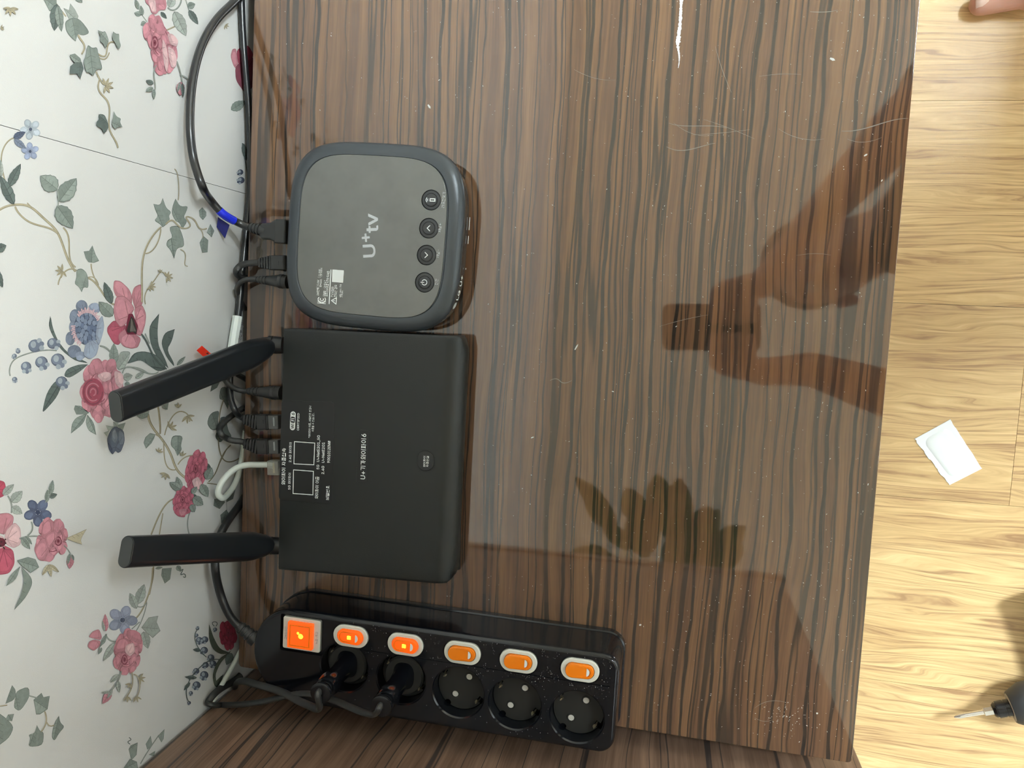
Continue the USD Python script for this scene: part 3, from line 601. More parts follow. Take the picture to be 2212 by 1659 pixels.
# antennas: a flat blade with rounded edges, chamfered towards a ringed hinge
def antenna(bpx, tip_px, L, side):
    Bp = onz(*bpx, .021); d = ray(*tip_px); d /= np.linalg.norm(d); w = CAM-Bp; bq = w@d; cq = w@w-L*L; t = -bq-math.sqrt(bq*bq-cq); Tp = CAM+d*t
    ax = (Tp-Bp)/L
    wide = np.array(side, float); wide -= ax*(wide@ax); wide /= np.linalg.norm(wide); thin = np.cross(ax, wide)
    if thin[0] < 0: thin = -thin
    def section(w_, h_, N=40):
        P = rrect(-w_/2, w_/2, -h_/2, h_/2, min(w_, h_)*.495, 9); return P
    an = obj('antenna', loft([Bp+ax*s+np.outer(P[:, 0], wide)+np.outer(P[:, 1], thin) for s, P in
        ((.009, section(.0130, .0110)), (.012, section(.0158, .0116)), (.018, section(.0186, .0116)), (.034, section(.0222, .0112)), (.042, section(.0230, .0108)), (L-.0006, section(.0196, .0092)), (L, section(.0190, .0086)))]), M['antenna'], ro, smooth=50)
    P = section(.0182, .0078); obj('end_cap', loft([Tp-ax*.0003+np.outer(P[:, 0], wide)+np.outer(P[:, 1], thin), Tp+ax*.0004+np.outer(P[:, 0], wide)+np.outer(P[:, 1], thin)]), M['antenna_cap'], an)
    h0 = Bp+np.array([.0035, 0, 0]); hx = np.array([-1.0, 0, .25]); hx /= np.linalg.norm(hx)
    obj('hinge', lathe([(-.004, .0068), (.001, .0072), (.0032, .0072), (.0034, .0062), (.0042, .0062), (.0044, .0074), (.0075, .0074), (.0080, .0064), (.0125, .0060)], h0, h0+hx, 32), M['black'], an)
antenna((592, 745), (250, 879), .192, (0, 1, 0))
antenna((590, 1178), (272, 1192), .190, (0, 1, 0))

# ------------------------------------------------------------------ power strip
SO, SA_ = np.array([-.182, -.296]), -.8
su = np.array([math.cos(math.radians(SA_)), math.sin(math.radians(SA_))]); sv = np.array([-su[1], su[0]])
def sloc(px, py, z): d = onz(px, py, z)[:2]-SO; return np.array([d@su, d@sv])
HS = .046
ps = thing('power_strip', 'black five-socket power strip with an orange main switch and orange rockers', 'power strip', (SO[0], SO[1], 0), SA_)
uL, uR = sloc(546, 1423, HS)[0], sloc(1331, 1530, HS)[0]
vT, vB = sloc(1000, 1371, HS)[1], sloc(1000, 1578, HS)[1]
P = rrect(uL, uR, vB, vT, (.012, .012, .036, .040), 14)
rg = [ring(inset(P, -.0022), .0), ring(inset(P, -.0026), .001), ring(inset(P, -.0026), .007), ring(inset(P, -.0016), .0078), ring(inset(P, -.0014), .012), ring(inset(P, -.0004), HS-.004)]
for t in np.linspace(0, np.pi/2, 5): rg.append(ring(inset(P, .0030*(1-math.cos(t))), HS-.003+.003*math.sin(t)))
body = to_man(loft(rg))
SOCK = [sloc(x, y, HS) for x, y in ((743, 1442), (866, 1468), (990, 1496), (1112, 1521), (1246, 1549))]
SW = [sloc(x, y, HS) for x, y in ((758, 1374), (876, 1392), (999, 1410), (1120, 1428), (1253, 1447))]
MS = sloc(651, 1371, HS)
RS = .0206
for c in SOCK:
    body = body-m3d.Manifold.cylinder(.03, RS-.0006, RS, 72).translate((c[0], c[1], HS-.0165))
    body = body-m3d.Manifold.cylinder(.002, RS, RS+.0014, 72).translate((c[0], c[1], HS-.0012))
oval = lambda a, b: Polygon(rrect(-a, a, -b, b, b*.96, 10))
def cutter(poly, z0, z1, x, y): return to_man(flat(poly, z0, z1)).translate((x, y, 0))
for c in SW: body = body-cutter(oval(.0155, .0094), HS-.0025, HS+.01, *c)
body = body-cutter(sbox(-.0172, -.0142, .0172, .0142).buffer(.0012), HS-.0035, HS+.01, *MS)
vg = np.mean([c[1]+RS for c in SOCK])+.0022
body = body-cutter(sbox(SOCK[0][0]-.012, vg-.0005, uR-.006, vg+.0005), HS-.0012, HS+.01, 0, 0)
obj('case', tm(body), M['strip'], ps, smooth=32)
# main switch
ms = obj('switch_plate', T(prism(rrect(-.0163, .0163, -.0134, .0134, .0016), HS-.0034, HS-.0002, .0005), *MS), M['bezel'], ps)
lens = obj('rocker', T(prism(rrect(-.0108, .0108, -.0108, .0108, .0006), HS-.0005, HS+.0034, .0008), *MS), M['orange_lit'], ms, label='lit square orange main switch')
obj('inner_frame', T(flat(sbox(-.0088, -.0088, .0088, .0088).difference(sbox(-.0080, -.0080, .0080, .0080)), HS+.0030, HS+.0036), *MS), M['orange'], lens)
for dx, dy, r in ((.0010, .0, .0021), (-.0014, .0024, .0011)): obj('neon_lamp', lathe([(0, r), (.0002, r*.8)], (MS[0]+dx, MS[1]+dy, HS+.0034), (MS[0]+dx, MS[1]+dy, 1), 18), M['neon'], lens)
for s_, dx in (('과부하차단', -.0150), ('누름-복귀', .0122)):
    m = rotz(text_flat(s_, .0019, bold=.1), 90); m.apply_translation((MS[0]+dx+.0011, MS[1]-.006, HS-.0002)); obj('lettering', m, M['print_gray'], ms, smooth=False)
for k, c in enumerate(SW):
    bz = obj('switch_bezel', T(tm(to_man(prism(rrect(-.0147, .0147, -.0088, .0088, .0086, 10), HS-.0024, HS+.0014, .0008))-to_man(flat(oval(.0112, .0060), HS, HS+.01))), *c), M['bezel'], ps)
    lit = k < 2
    # rocker: tipped one way when on, the other when off
    rp = rrect(-.0108, .0108, -.0056, .0056, .0054, 10); tip = .0010 if lit else -.0010
    rings_ = []
    for i, z in ((0, HS), (0, HS+.0026), (.0003, HS+.0031), (.0010, HS+.0034)):
        R_ = inset(rp, i); rings_.append(np.column_stack([R_, z+np.where(z > HS, tip*R_[:, 0]/.0108, 0)]))
    rk = obj('rocker', T(loft(rings_), *c), M['orange_lit' if lit else 'orange'], bz, label='lit orange rocker' if lit else None)
    ztop = lambda x: HS+.0034+tip*x/.0108
    obj('window', T(flat(oval(.0088, .0042).difference(oval(.0082, .0036)), ztop(0)-.0010, ztop(0)+.0002), *c), M['orange'], rk)
    hm = Point(.0052, 0).buffer(.0030).intersection(sbox(.0052, -.01, .02, .01)); hm = affinity.scale(hm, .75, 1.0, origin=(.0052, 0))
    obj('on_mark', T(flat(hm, ztop(.006)-.0008, ztop(.006)+.00035), *c), M['print'], rk)
    if lit: obj('neon_lamp', T(flat(Polygon(rrect(-.0018, .0014, -.0015, .0015, .0005, 3)), ztop(0), ztop(0)+.00025), *c), M['neon'], rk)
# sockets
ZS = HS-.0162
for k, c in enumerate(SOCK):
    pl0 = Point(0, 0).buffer(RS-.0009, 32)
    pl0 = pl0.difference(affinity.rotate(sbox(-.0022, RS-.0046, .0022, RS), 57, origin=(0, 0))).difference(affinity.rotate(sbox(-.0022, -RS, .0022, -RS+.0046), 57, origin=(0, 0)))
    for a in (-.55, 2.6): pl0 = pl0.difference(Point((RS-.001)*math.cos(a+1.5), (RS-.001)*math.sin(a+1.5)).buffer(.0026))
    sk = obj('socket', T(flat(pl0, ZS-.001, ZS+.0036), *c), M['socket'], ps)
    e = np.array([.56, .83]); e /= np.linalg.norm(e); f = np.array([-e[1], e[0]])
    for s_ in (-1, 1):
        q_ = c+e*.0095*s_
        obj('pin_shutter', lathe([(0, .0024), (.0002, .0024)], (*q_, ZS+.0036), (*q_, 1), 20), M['shutter'], sk)
        obj('pin_rim', tm(to_man(T(prism(superoutline(.0036, .0036, 2, 28), ZS+.0034, ZS+.0042, .0004), *q_))-m3d.Manifold.cylinder(.01, .0025, .0025, 28).translate((q_[0], q_[1], ZS+.003))), M['socket'], sk)
        q2 = c+f*(RS-.0030)*s_
        w_ = np.array([*f*(-s_), 0])
        obj('earth_clip', tube([(*q2, ZS+.001), (*(q2-f*s_*.0004), ZS+.0065), (*(q2-f*s_*.0022), ZS+.0085), (*(q2-f*s_*.0012), ZS+.0105)], .0014, 8, .0005, up=(f[0], f[1], 0)), M['brass'], sk)
# strain relief on the mains cord end
se0, se1 = onz(548, 1378, .024), onz(516, 1352, .026)
def relief(p0, p1, r0, r1, n=4):
    prof_ = [(-.003, r0)]; L_ = np.linalg.norm(np.array(p1)-p0)
    for k in range(n):
        t0, t1, t2 = (k+.08)/n, (k+.62)/n, (k+.66)/n; rr0 = r0+(r1-r0)*t0
        prof_ += [(L_*t0, rr0), (L_*t1, rr0*.98), (L_*t2, rr0*.80), (L_*(k+1.02)/n, rr0*.78)]
    return lathe(prof_+[(L_, r1)], p0, p1, 20)

def to_strip(m):
    m = m.copy(); m.apply_translation((-SO[0], -SO[1], 0)); return rotz(m, -SA_)
obj('strain_relief', to_strip(relief(se0, se1, .0062, .0046, 4)), M['cable_gray'], ps)
obj('mains_cord', to_strip(cable([se1+(se0-se1)*.1, onz(500, 1335, .028), onz(484, 1305, .031), onz(472, 1268, .034), wallpt(465, 1228, .010), wallpt(466, 1190, .008), wallpt(477, 1153, .0065), wallpt(496, 1120, .006), wallpt(514, 1096, .0055), wallpt(533, 1068, .006), wallpt(556, 1040, .008)], .0034, 120)), M['cable'], ps)

# ------------------------------------------------------------------ plugs in the strip and their flat cords
def sworld(c, z): p = SO+su*c[0]+sv*c[1]; return np.array([p[0], p[1], z])
def plug(c, cord, label):
    b_ = sworld(c, ZS+.0038); pg = thing('power_plug', label, 'plug', group=None)
    ax = b_+[0, 0, 1]
    obj('base', lathe([(0, .0150), (.0015, .0165), (.005, .0165), (.0062, .0150)], b_, ax, 40), M['socket'], pg)
    gr = []
    for z, w_, h_ in ((.005, .0092, .0120), (.010, .0074, .0086), (.024, .0068, .0068), (.034, .0074, .0074), (.041, .0086, .0084), (.0465, .0078, .0076), (.0482, .0072, .0070), (.0485, .0058, .0056), (.0505, .0056, .0054)):
        Q = superoutline(w_, h_, 2.6, 40); gr.append(ring(Q+b_[:2], b_[2]+z))
    obj('grip', loft(gr), M['strip'], pg)
    obj('collar', lathe([(.0504, .0064), (.0514, .0066), (.0516, .0052), (.0530, .0052), (.0532, .0074), (.0550, .0084), (.0564, .0080), (.0570, .0056)], b_, ax, 32), M['strip'], pg)
    top = b_+[0, 0, .0560]
    pts = [top-[0, 0, .002], top+[-.0005, 0, .0035], *cord]
    obj('cord', cable(pts, .0030, 170, 14, ru=.0022, up=(1, 0, 0)), M['cable_gray'], pg)
    return pg, top
zA = .082
plug(SOCK[1], [onz(812, 1541, .0905), onz(792, 1541, .086), onz(762, 1530, .0785), onz(720, 1512, .072), onz(680, 1501, .068), onz(645, 1499, .062), onz(605, 1507, .055), onz(560, 1517, .047), onz(515, 1522, .038), onz(476, 1523, .028), wallpt(455, 1522, .0070), wallpt(450, 1519, .0045), wallpt(462, 1500, .005), wallpt(490, 1480, .005), wallpt(520, 1458, .006)],
     'black plug in the second socket from the cord end of the power strip')
plug(SOCK[0], [onz(691, 1529, .0860), onz(672, 1526, .077), onz(645, 1514, .068), onz(615, 1498, .057), onz(585, 1487, .051), onz(560, 1480, .044), onz(535, 1473, .035), onz(516, 1472, .022), onz(508, 1480, .006), onz(510, 1486, -.012), onz(518, 1488, -.035), onz(523, 1488, -.08)],
     'black plug in the socket nearest the cord end of the power strip')

# ------------------------------------------------------------------ cables behind the boxes
def plug_rect(p0, p1, w, h, bev=.0008):
    """rounded block from p0 to p1 (level), w across, h high"""
    p0, p1 = np.array(p0), np.array(p1); d = p1-p0; L_ = np.linalg.norm(d); d /= L_
    s = np.cross(d, [0, 0, 1.0]); s /= np.linalg.norm(s); u = np.cross(s, d)
    Q = rrect(-w/2, w/2, -h/2, h/2, bev, 3); R_ = lambda t, i: p0+d*t+np.outer(inset(Q, i)[:, 0], s)+np.outer(inset(Q, i)[:, 1], u)
    return loft([R_(0, bev*.7), R_(bev*.7, 0), R_(L_-bev*.7, 0), R_(L_, bev*.7)])
# display cable with a blue tape flag
hd = thing('display_cable', 'thick black cable with a blue tape flag looping against the wall', 'cable')
zc = .015
obj('connector', plug_rect(onz(622, 501, zc), onz(598, 500, zc), .0195, .010, .0015), M['cable_gray'], hd)
h2 = loft([np.array(onz(x, 500, zc))+np.column_stack([np.zeros(16), rrect(-w/2, w/2, -hh/2, hh/2, .0022, 3)]) for x, w, hh in ((606, .0180, .0098), (598, .0180, .0098), (588, .0136, .0094), (570, .0128, .0090), (567, .0110, .0080))])
obj('connector_body', h2, M['cable_gray'], hd)
obj('strain_relief', relief(onz(568, 498, zc), onz(540, 491, zc+.001), .0052, .0038, 4), M['cable_gray'], hd)
path = [onz(552, 495, zc), onz(534, 489.5, zc+.001), onz(514, 481, .019), onz(495, 471, .027), onz(475, 456, .036), onz(455, 432, .044), wallpt(436, 400, .019), wallpt(421, 355, .013), wallpt(412, 300, .010), wallpt(410.5, 240, .008), wallpt(417, 170, .007), wallpt(431, 112, .0065), wallpt(452, 66, .006), wallpt(479, 30, .006), wallpt(505, 5, .007), wallpt(530, -25, .009), wallpt(548, -60, .010)]
HP = spline(path, 220); obj('cord', tube(HP, .0031, 16), M['cable'], hd)
i0 = int(np.argmin([np.hypot(*(np.array([*(lambda c: (CX-FPX*c[0]/c[2], CY+FPX*c[1]/c[2]))(RM.T@(p-CAM))])-[505, 477])) for p in HP])); i1 = int(np.argmin([np.hypot(*(np.array([*(lambda c: (CX-FPX*c[0]/c[2], CY+FPX*c[1]/c[2]))(RM.T@(p-CAM))])-[474, 455])) for p in HP]))
tp = obj('tape', tube(HP[min(i0, i1):max(i0, i1)+1], .0034, 18), M['blue'], hd, label='bright blue tape round the cable')
fa, fb = np.array(onz(471, 469, .030)), np.array(onz(496, 486, .022)); fc, fd = np.array(onz(486, 515, .020)), np.array(onz(468, 490, .026))
def sheet(a, b_, c, d, th=.0003):
    n = np.cross(b_-a, d-a); n /= np.linalg.norm(n); q_ = np.array([a, b_, c, d]); m = trimesh.convex.convex_hull(np.vstack([q_-n*th/2, q_+n*th/2])); return m
fl_ = obj('flag', sheet(fa, fb, fc, fd), M['blue_dark'], hd, smooth=False, label='navy label end of the blue tape')
n_ = np.cross(fb-fa, fd-fa); n_ /= np.linalg.norm(n_); n_ = n_ if n_@(CAM-fa) > 0 else -n_
e1 = (fd-fa)/np.linalg.norm(fd-fa); e2 = np.cross(n_, e1)
for k, s_ in enumerate(('HDMI', 'CABLE')):
    m = text_flat(s_, .0022, bold_latin=True); V = m.vertices; o = fa+(fb-fa)*(.30+.36*k)+(fd-fa)*.16+n_*.0002
    Q = np.array([o+e1*v[0]*.9+e2*v[1]+n_*v[2] for v in V]); obj('lettering', trimesh.Trimesh(Q, m.faces, process=False), M['print_dim'], fl_, smooth=False)

def lan_plug(par, y, x0, x1, xr, clear=None, z=.012, w=.0125, yr=None):
    """network plug lying along x: x0 plug face, x1 body end, xr end of the ribbed boot (photo columns)"""
    yr = yr if yr is not None else y
    if clear:
        cl = obj('connector', plug_rect(onz(x0, y, z), onz(clear, y, z), w*.94, .0085, .0006), M['smoke'], par)
        xa, xb_ = x0-(x0-clear)*.55, x0-(x0-clear)*.72
        obj('latch', plug_rect(onz(xa, y, z+.0046), onz(xb_, y, z+.0046), w*.6, .0012, .0004), M['print_gray'], cl)
    else: clear = x0
    bd = obj('boot', plug_rect(onz(clear, y, z), onz(x1, y, z), w, .0105, .0012), M['cable_gray'], par)
    obj('seam', plug_rect(onz(clear-3, y, z+.0002), onz(clear-3.8, y, z+.0002), w+.0003, .0106, .0008), M['gap'], bd)
    obj('embossed_mark', cat_([plug_rect(onz(x1+(clear-x1)*t, y-4, z+.0052), onz(x1+(clear-x1)*t, y+4, z+.0052), .0007, .0005, .0001) for t in (.35, .6)]), M['cable_gray'], bd)
    q0, q1 = np.array(onz(x1+1, y, z)), np.array(onz(xr, yr, z)); L_ = np.linalg.norm(q1-q0); d = (q1-q0)/L_; s = np.cross(d, [0, 0, 1.0]); s /= np.linalg.norm(s)
    for k in range(5):
        t0, t1 = (k+.05)/5, (k+.62)/5; f = 1-.42*k/5
        Q = rrect(-w/2*f, w/2*f, -.005*f, .005*f, .0012*f, 3)
        obj('rib', loft([q0+d*L_*t+np.outer(Q[:, 0], s)+np.outer(Q[:, 1], [0, 0, 1]) for t in (t0, t1)]), M['cable_gray'], bd)
    obj('core', tube([q0-d*.001, q1], [w*.34, w*.24], 12), M['gap'], bd)
    return q1
# set-top box network and power leads
ln = thing('network_cable', 'dull black network cable plugged into the set-top box', 'cable')
q1 = lan_plug(ln, 568, 622, 590, 560, w=.0118)
obj('cord', cable([q1+[.002, 0, 0], onz(545, 568, .0125), onz(530, 570, .0135), onz(518, 575, .013), wallpt(511, 583, .0115), wallpt(511, 591, .009), wallpt(518, 598, .008), wallpt(528, 600, .008), wallpt(540, 602, .008)], .0027, 80, 12, ru=.0024), M['cable_gray'], ln)
dc = thing('power_lead', 'dull black power lead plugged into the set-top box below the network cable', 'cable')
def dc_plug(par, y0, y1, x0, xm, xr, z=.012, r=.0056):
    a_, b_ = np.array(onz(x0, y0, z)), np.array(onz(xr, y1, z)); L_ = np.linalg.norm(b_-a_); lm = L_*(x0-xm)/(x0-xr)
    obj('connector', lathe([(0, r), (lm*.25, r), (lm*.27, r*1.06), (lm*.32, r*1.06), (lm*.34, r*.99), (lm*.40, r*1.05), (lm*.45, r*1.05), (lm*.47, r*.98), (lm, r*.72)], a_, b_, 24), M['cable_gray'], par)
    d = (b_-a_)/L_; m0 = a_+d*lm; obj('strain_relief', relief(m0, b_, r*.72, r*.5, 4), M['cable_gray'], par); return b_
b_ = dc_plug(dc, 609, 604, 622, 584, 556)
obj('cord', cable([b_+[.001, 0, 0], onz(545, 603, .0125), onz(532, 604, .013), onz(521, 609, .0125), wallpt(513.5, 618, .010), wallpt(512.5, 628, .007), wallpt(515, 638, .004), wallpt(520, 650, .003), wallpt(530, 668, .003)], .0021, 80, 12), M['cable_gray'], dc)
# router leads
rd = thing('power_lead', 'dull black power lead plugged into the router, with a red tag', 'cable')
b_ = dc_plug(rd, 849, 845, 608, 566, 536, r=.0058)
obj('cord', cable([b_+[.001, 0, 0], onz(522, 844, .013), onz(507, 839, .016), onz(494, 830, .020), onz(483, 818, .024), wallpt(470, 796, .010), wallpt(466, 772, .008), wallpt(474, 768, .006), wallpt(492, 778, .0035), wallpt(503, 795, .0035), wallpt(512, 808, .0045), wallpt(524, 815, .006), wallpt(536, 823, .009), wallpt(550, 835, .011)], .0022, 120, 12), M['cable_gray'], rd)
rt = [np.array(wallpt(*c, .010)) for c in ((425, 757), (436, 747), (468, 775), (456, 786))]
rtg = obj('tag', sheet(*rt, .0005), M['red'], rd, smooth=False, label='red tag')
n_ = np.cross(rt[1]-rt[0], rt[3]-rt[0]); n_ /= np.linalg.norm(n_); n_ = n_ if n_@(CAM-rt[0]) > 0 else -n_
c0 = rt[0]*.45+rt[2]*.55+n_*.0003; e1 = (rt[2]-rt[1])/np.linalg.norm(rt[2]-rt[1]); e2 = np.cross(n_, e1)
g = LineString([(-.003, 0), (-.001, .0014), (.0005, -.001), (.003, .001)]).buffer(.00035); m = flat(g, 0, .0001); obj('printed_mark', trimesh.Trimesh(np.array([c0+e1*v[0]+e2*v[1]+n_*v[2] for v in m.vertices]), m.faces, process=False), M['gap'], rtg, smooth=False)
l1 = thing('network_cable', 'glossy black network cable in a white sleeve running behind the low cabinet to the router', 'cable')
q1 = lan_plug(l1, 911, 606, 559, 527, clear=584, yr=905)
LP = [q1+[.002, .0, 0], onz(516, 897, .013), wallpt(507, 885, .014), wallpt(500, 868, .010), wallpt(497, 845, .0065), wallpt(497, 815, .0055), wallpt(500, 780, .0055), wallpt(505, 740, .0055), wallpt(513, 690, .006), wallpt(518, 650, .0065), wallpt(522, 600, .0062), wallpt(527, 550, .0062), wallpt(533, 490, .0065), wallpt(539, 430, .0075), wallpt(541, 360, .0080), wallpt(540, 300, .0075), wallpt(537, 230, .0066), wallpt(530, 150, .0055), wallpt(525, 80, .0046), wallpt(522, 20, .0042), wallpt(521, -60, .0042)]
LS = spline(LP, 260); obj('cord', tube(LS, .0027, 14), M['cable'], l1)
pj = lambda p: (lambda c: np.array([CX-FPX*c[0]/c[2], CY+FPX*c[1]/c[2]]))(RM.T@(np.asarray(p)-CAM))
pr = np.array([pj(p) for p in LS]); sel = [i for i in range(len(LS)) if 681 < pr[i][1] < 758 and pr[i][0] < 525]
sp_ = np.array([LS[i] for i in sel])+[.0004, 0, .0012]
sl = obj('sleeve', tube(sp_, .0042, 8, up=(0, 0, 1)), M['white_plastic'], l1, smooth=20, label='white sleeve round the cable')
m = text_flat('SC P CP', .0034, bold_latin=False); 
o = np.array(onz(518, 742, sp_[-1][2]+.004)); aa, bb = np.array(wallpt(515.5, 735, .0098)), np.array(wallpt(523.5, 697, .0098)); d = (bb-aa)/np.linalg.norm(bb-aa)
n_ = CAM-aa; n_ -= d*(n_@d); n_ /= np.linalg.norm(n_); e2 = np.cross(n_, d); w_ = m.bounds[1][0]
obj('lettering', trimesh.Trimesh(np.array([aa+d*v[0]*np.linalg.norm(bb-aa)/w_+e2*v[1]+n_*(v[2]+.0003) for v in m.vertices]), m.faces, process=False), M['gap'], sl, smooth=False)
ring_p = sp_[0] if pr[sel[0]][1] < pr[sel[-1]][1] else sp_[-1]
l2 = thing('network_cable', 'dull black network cable plugged into the router next to the white cable', 'cable')
q1 = lan_plug(l2, 964, 606, 560, 528, clear=585, yr=957)
obj('cord', cable([q1+[.002, 0, 0], onz(514, 953, .0135), onz(500, 951, .016), onz(488, 946, .018), wallpt(478, 938, .008), wallpt(475, 926, .004), wallpt(482, 914, .0035), wallpt(498, 900, .0035), wallpt(520, 885, .005), wallpt(540, 875, .008)], .0026, 80, 12), M['cable_gray'], l2)
wc = thing('network_cable', 'white network cable curling from the router down behind the low cabinet', 'cable')
cn = obj('connector', plug_rect(onz(606, 1010, .012), onz(582, 1009, .012), .0122, .0085, .0006), M['clear'], wc, label='clear plastic connector')
obj('contacts', plug_rect(onz(594.5, 1010, .0135), onz(590.5, 1010, .0135), .0088, .0010, .0002), M['gold'], cn)
obj('cord', cable([onz(592, 1006, .012), onz(578, 1004, .012), onz(558, 1004, .0125), onz(538, 1004, .014), onz(518, 1008, .0175), onz(499, 1019, .023), onz(483, 1036, .029), onz(473, 1054, .033), onz(471.5, 1068, .033), wallpt(478, 1075, .009), wallpt(489, 1071, .0055), wallpt(502, 1055, .0042), wallpt(513, 1032, .0042), wallpt(520, 1005, .0042), wallpt(525, 978, .0042), wallpt(527, 960, .0042), wallpt(531, 930, .0055)], .0026, 130, 14), M['white_cable'], wc)
cc = thing('corner_cable', 'thin white cable standing up the corner between the wall and the tall cabinet', 'cable')
obj('cord', cable([wallpt(546, 1372, .006), wallpt(523, 1400, .0045), wallpt(501, 1441, .0045), wallpt(480, 1478, .0045), wallpt(463, 1509, .0045), wallpt(455, 1521, .0040)], .0021, 60, 12), M['white_cable'], cc)

# ------------------------------------------------------------------ things on the floor
sa = thing('sachet', 'flat white sachet with one torn edge lying on the floor boards', 'sachet')
cs = [onz(1975, 948, ZF), onz(2052, 906, ZF), onz(2121, 1012, ZF), onz(2050, 1048, ZF)]
def edge(a_, b_, n, amp, seed):
    r = random.Random(seed); a_, b_ = a_[:2], b_[:2]; d = b_-a_; nn = np.array([-d[1], d[0]])/np.linalg.norm(d)
    return [a_+d*t+nn*r.uniform(-amp, amp) for t in np.linspace(0, 1, n, endpoint=False)]
pts = edge(cs[0], cs[1], 2, .0, 1)+edge(cs[1], cs[2], 22, .0003, 2)+edge(cs[2], cs[3], 2, .0, 3)+edge(cs[3], cs[0], 26, .0009, 4)
pg = Polygon(pts); obj('backing', flat(pg, ZF+.0001, ZF+.0009), M['sachet'], sa, smooth=False)
inn = np.array(Polygon([c[:2] for c in cs]).buffer(-.0060).buffer(-.009).buffer(.009, resolution=8).exterior.coords)[:-1]
if not Polygon(inn).exterior.is_ccw: inn = inn[::-1]
obj('pad', loft([ring(inn, ZF+.0008), ring(inset(inn, .0008), ZF+.0012), ring(inset(inn, .0030), ZF+.0019), ring(inset(inn, .0060), ZF+.0022)]), M['sachet'], sa, label='raised filled middle')
# cordless screwdriver
t0, t1 = np.array(onz(2061, 1549, -.372)), np.array(onz(2196, 1526, -.366)); d = t1-t0; d /= np.linalg.norm(d)
dv = thing('cordless_screwdriver', 'dark cordless screwdriver with a steel bit lying on the floor', 'screwdriver')
s_ = lambda x: np.linalg.norm(np.array(onz(x, 1549+(x-2061)*(1526-1549)/135, -.370))-t0)
bit = lathe([(0, .0006), (.002, .0016), (.006, .0026), (.008, .0027), (s_(2124), .0029), (s_(2124)+.0005, .0024), (s_(2126), .0024)], t0, t0+d, 24)
bm = to_man(bit); u = np.cross(d, [0, 0, 1.0]); u /= np.linalg.norm(u); w = np.cross(d, u)
for a in (45, 135, 225, 315):
    v = u*math.cos(math.radians(a))+w*math.sin(math.radians(a)); k_ = np.cross(d, v)
    h = trimesh.convex.convex_hull(np.array([t0-d*.003+v*.0007, t0-d*.003+v*.006+k_*.004, t0-d*.003+v*.006-k_*.004, t0+d*.012+v*.0024, t0+d*.012+v*.006+k_*.003, t0+d*.012+v*.006-k_*.003])); bm = bm-to_man(h)
obj('bit', tm(bm), M['steel'], dv, label='steel cross-head bit')
obj('bit_shank', lathe([(0, .0044), (.0004, .0050), (s_(2146)-s_(2125), .0050)], t0+d*s_(2125), t0+d, 6), M['steel'], dv, smooth=False)
obj('chuck', lathe([(0, .0062), (.0015, .0078), (.0030, .0090), (.0032, .0082), (.0042, .0082), (.0044, .0098), (.012, .0098), (.0122, .0092), (.0138, .0092), (.0140, .0098), (s_(2184)-s_(2144), .0098)], t0+d*s_(2144), t0+d, 32), M['strip'], dv)
obj('nose_ring', lathe([(0, .0150), (.0012, .0165), (.003, .0165)], t0+d*s_(2181), t0+d, 40), M['tool_ring'], dv)
bb0 = t0+d*s_(2182)
obj('housing', lathe([(0, .0168), (.001, .0180), (.006, .0205), (.016, .0255), (.045, .0262), (.085, .0250), (.105, .022), (.112, .015)], bb0, bb0+d, 40), M['tool_body'], dv)
hx = bb0+d*.075; hd_ = np.cross(d, [0, 0, 1.0]); hd_ /= np.linalg.norm(hd_)
obj('handle', tube([hx, hx-hd_*.06+[0, 0, -.001], hx-hd_*.12+[0, 0, -.002]], [.020, .018, .021], 24, [.017, .016, .018], up=(0, 0, 1)), M['tool_body'], dv)

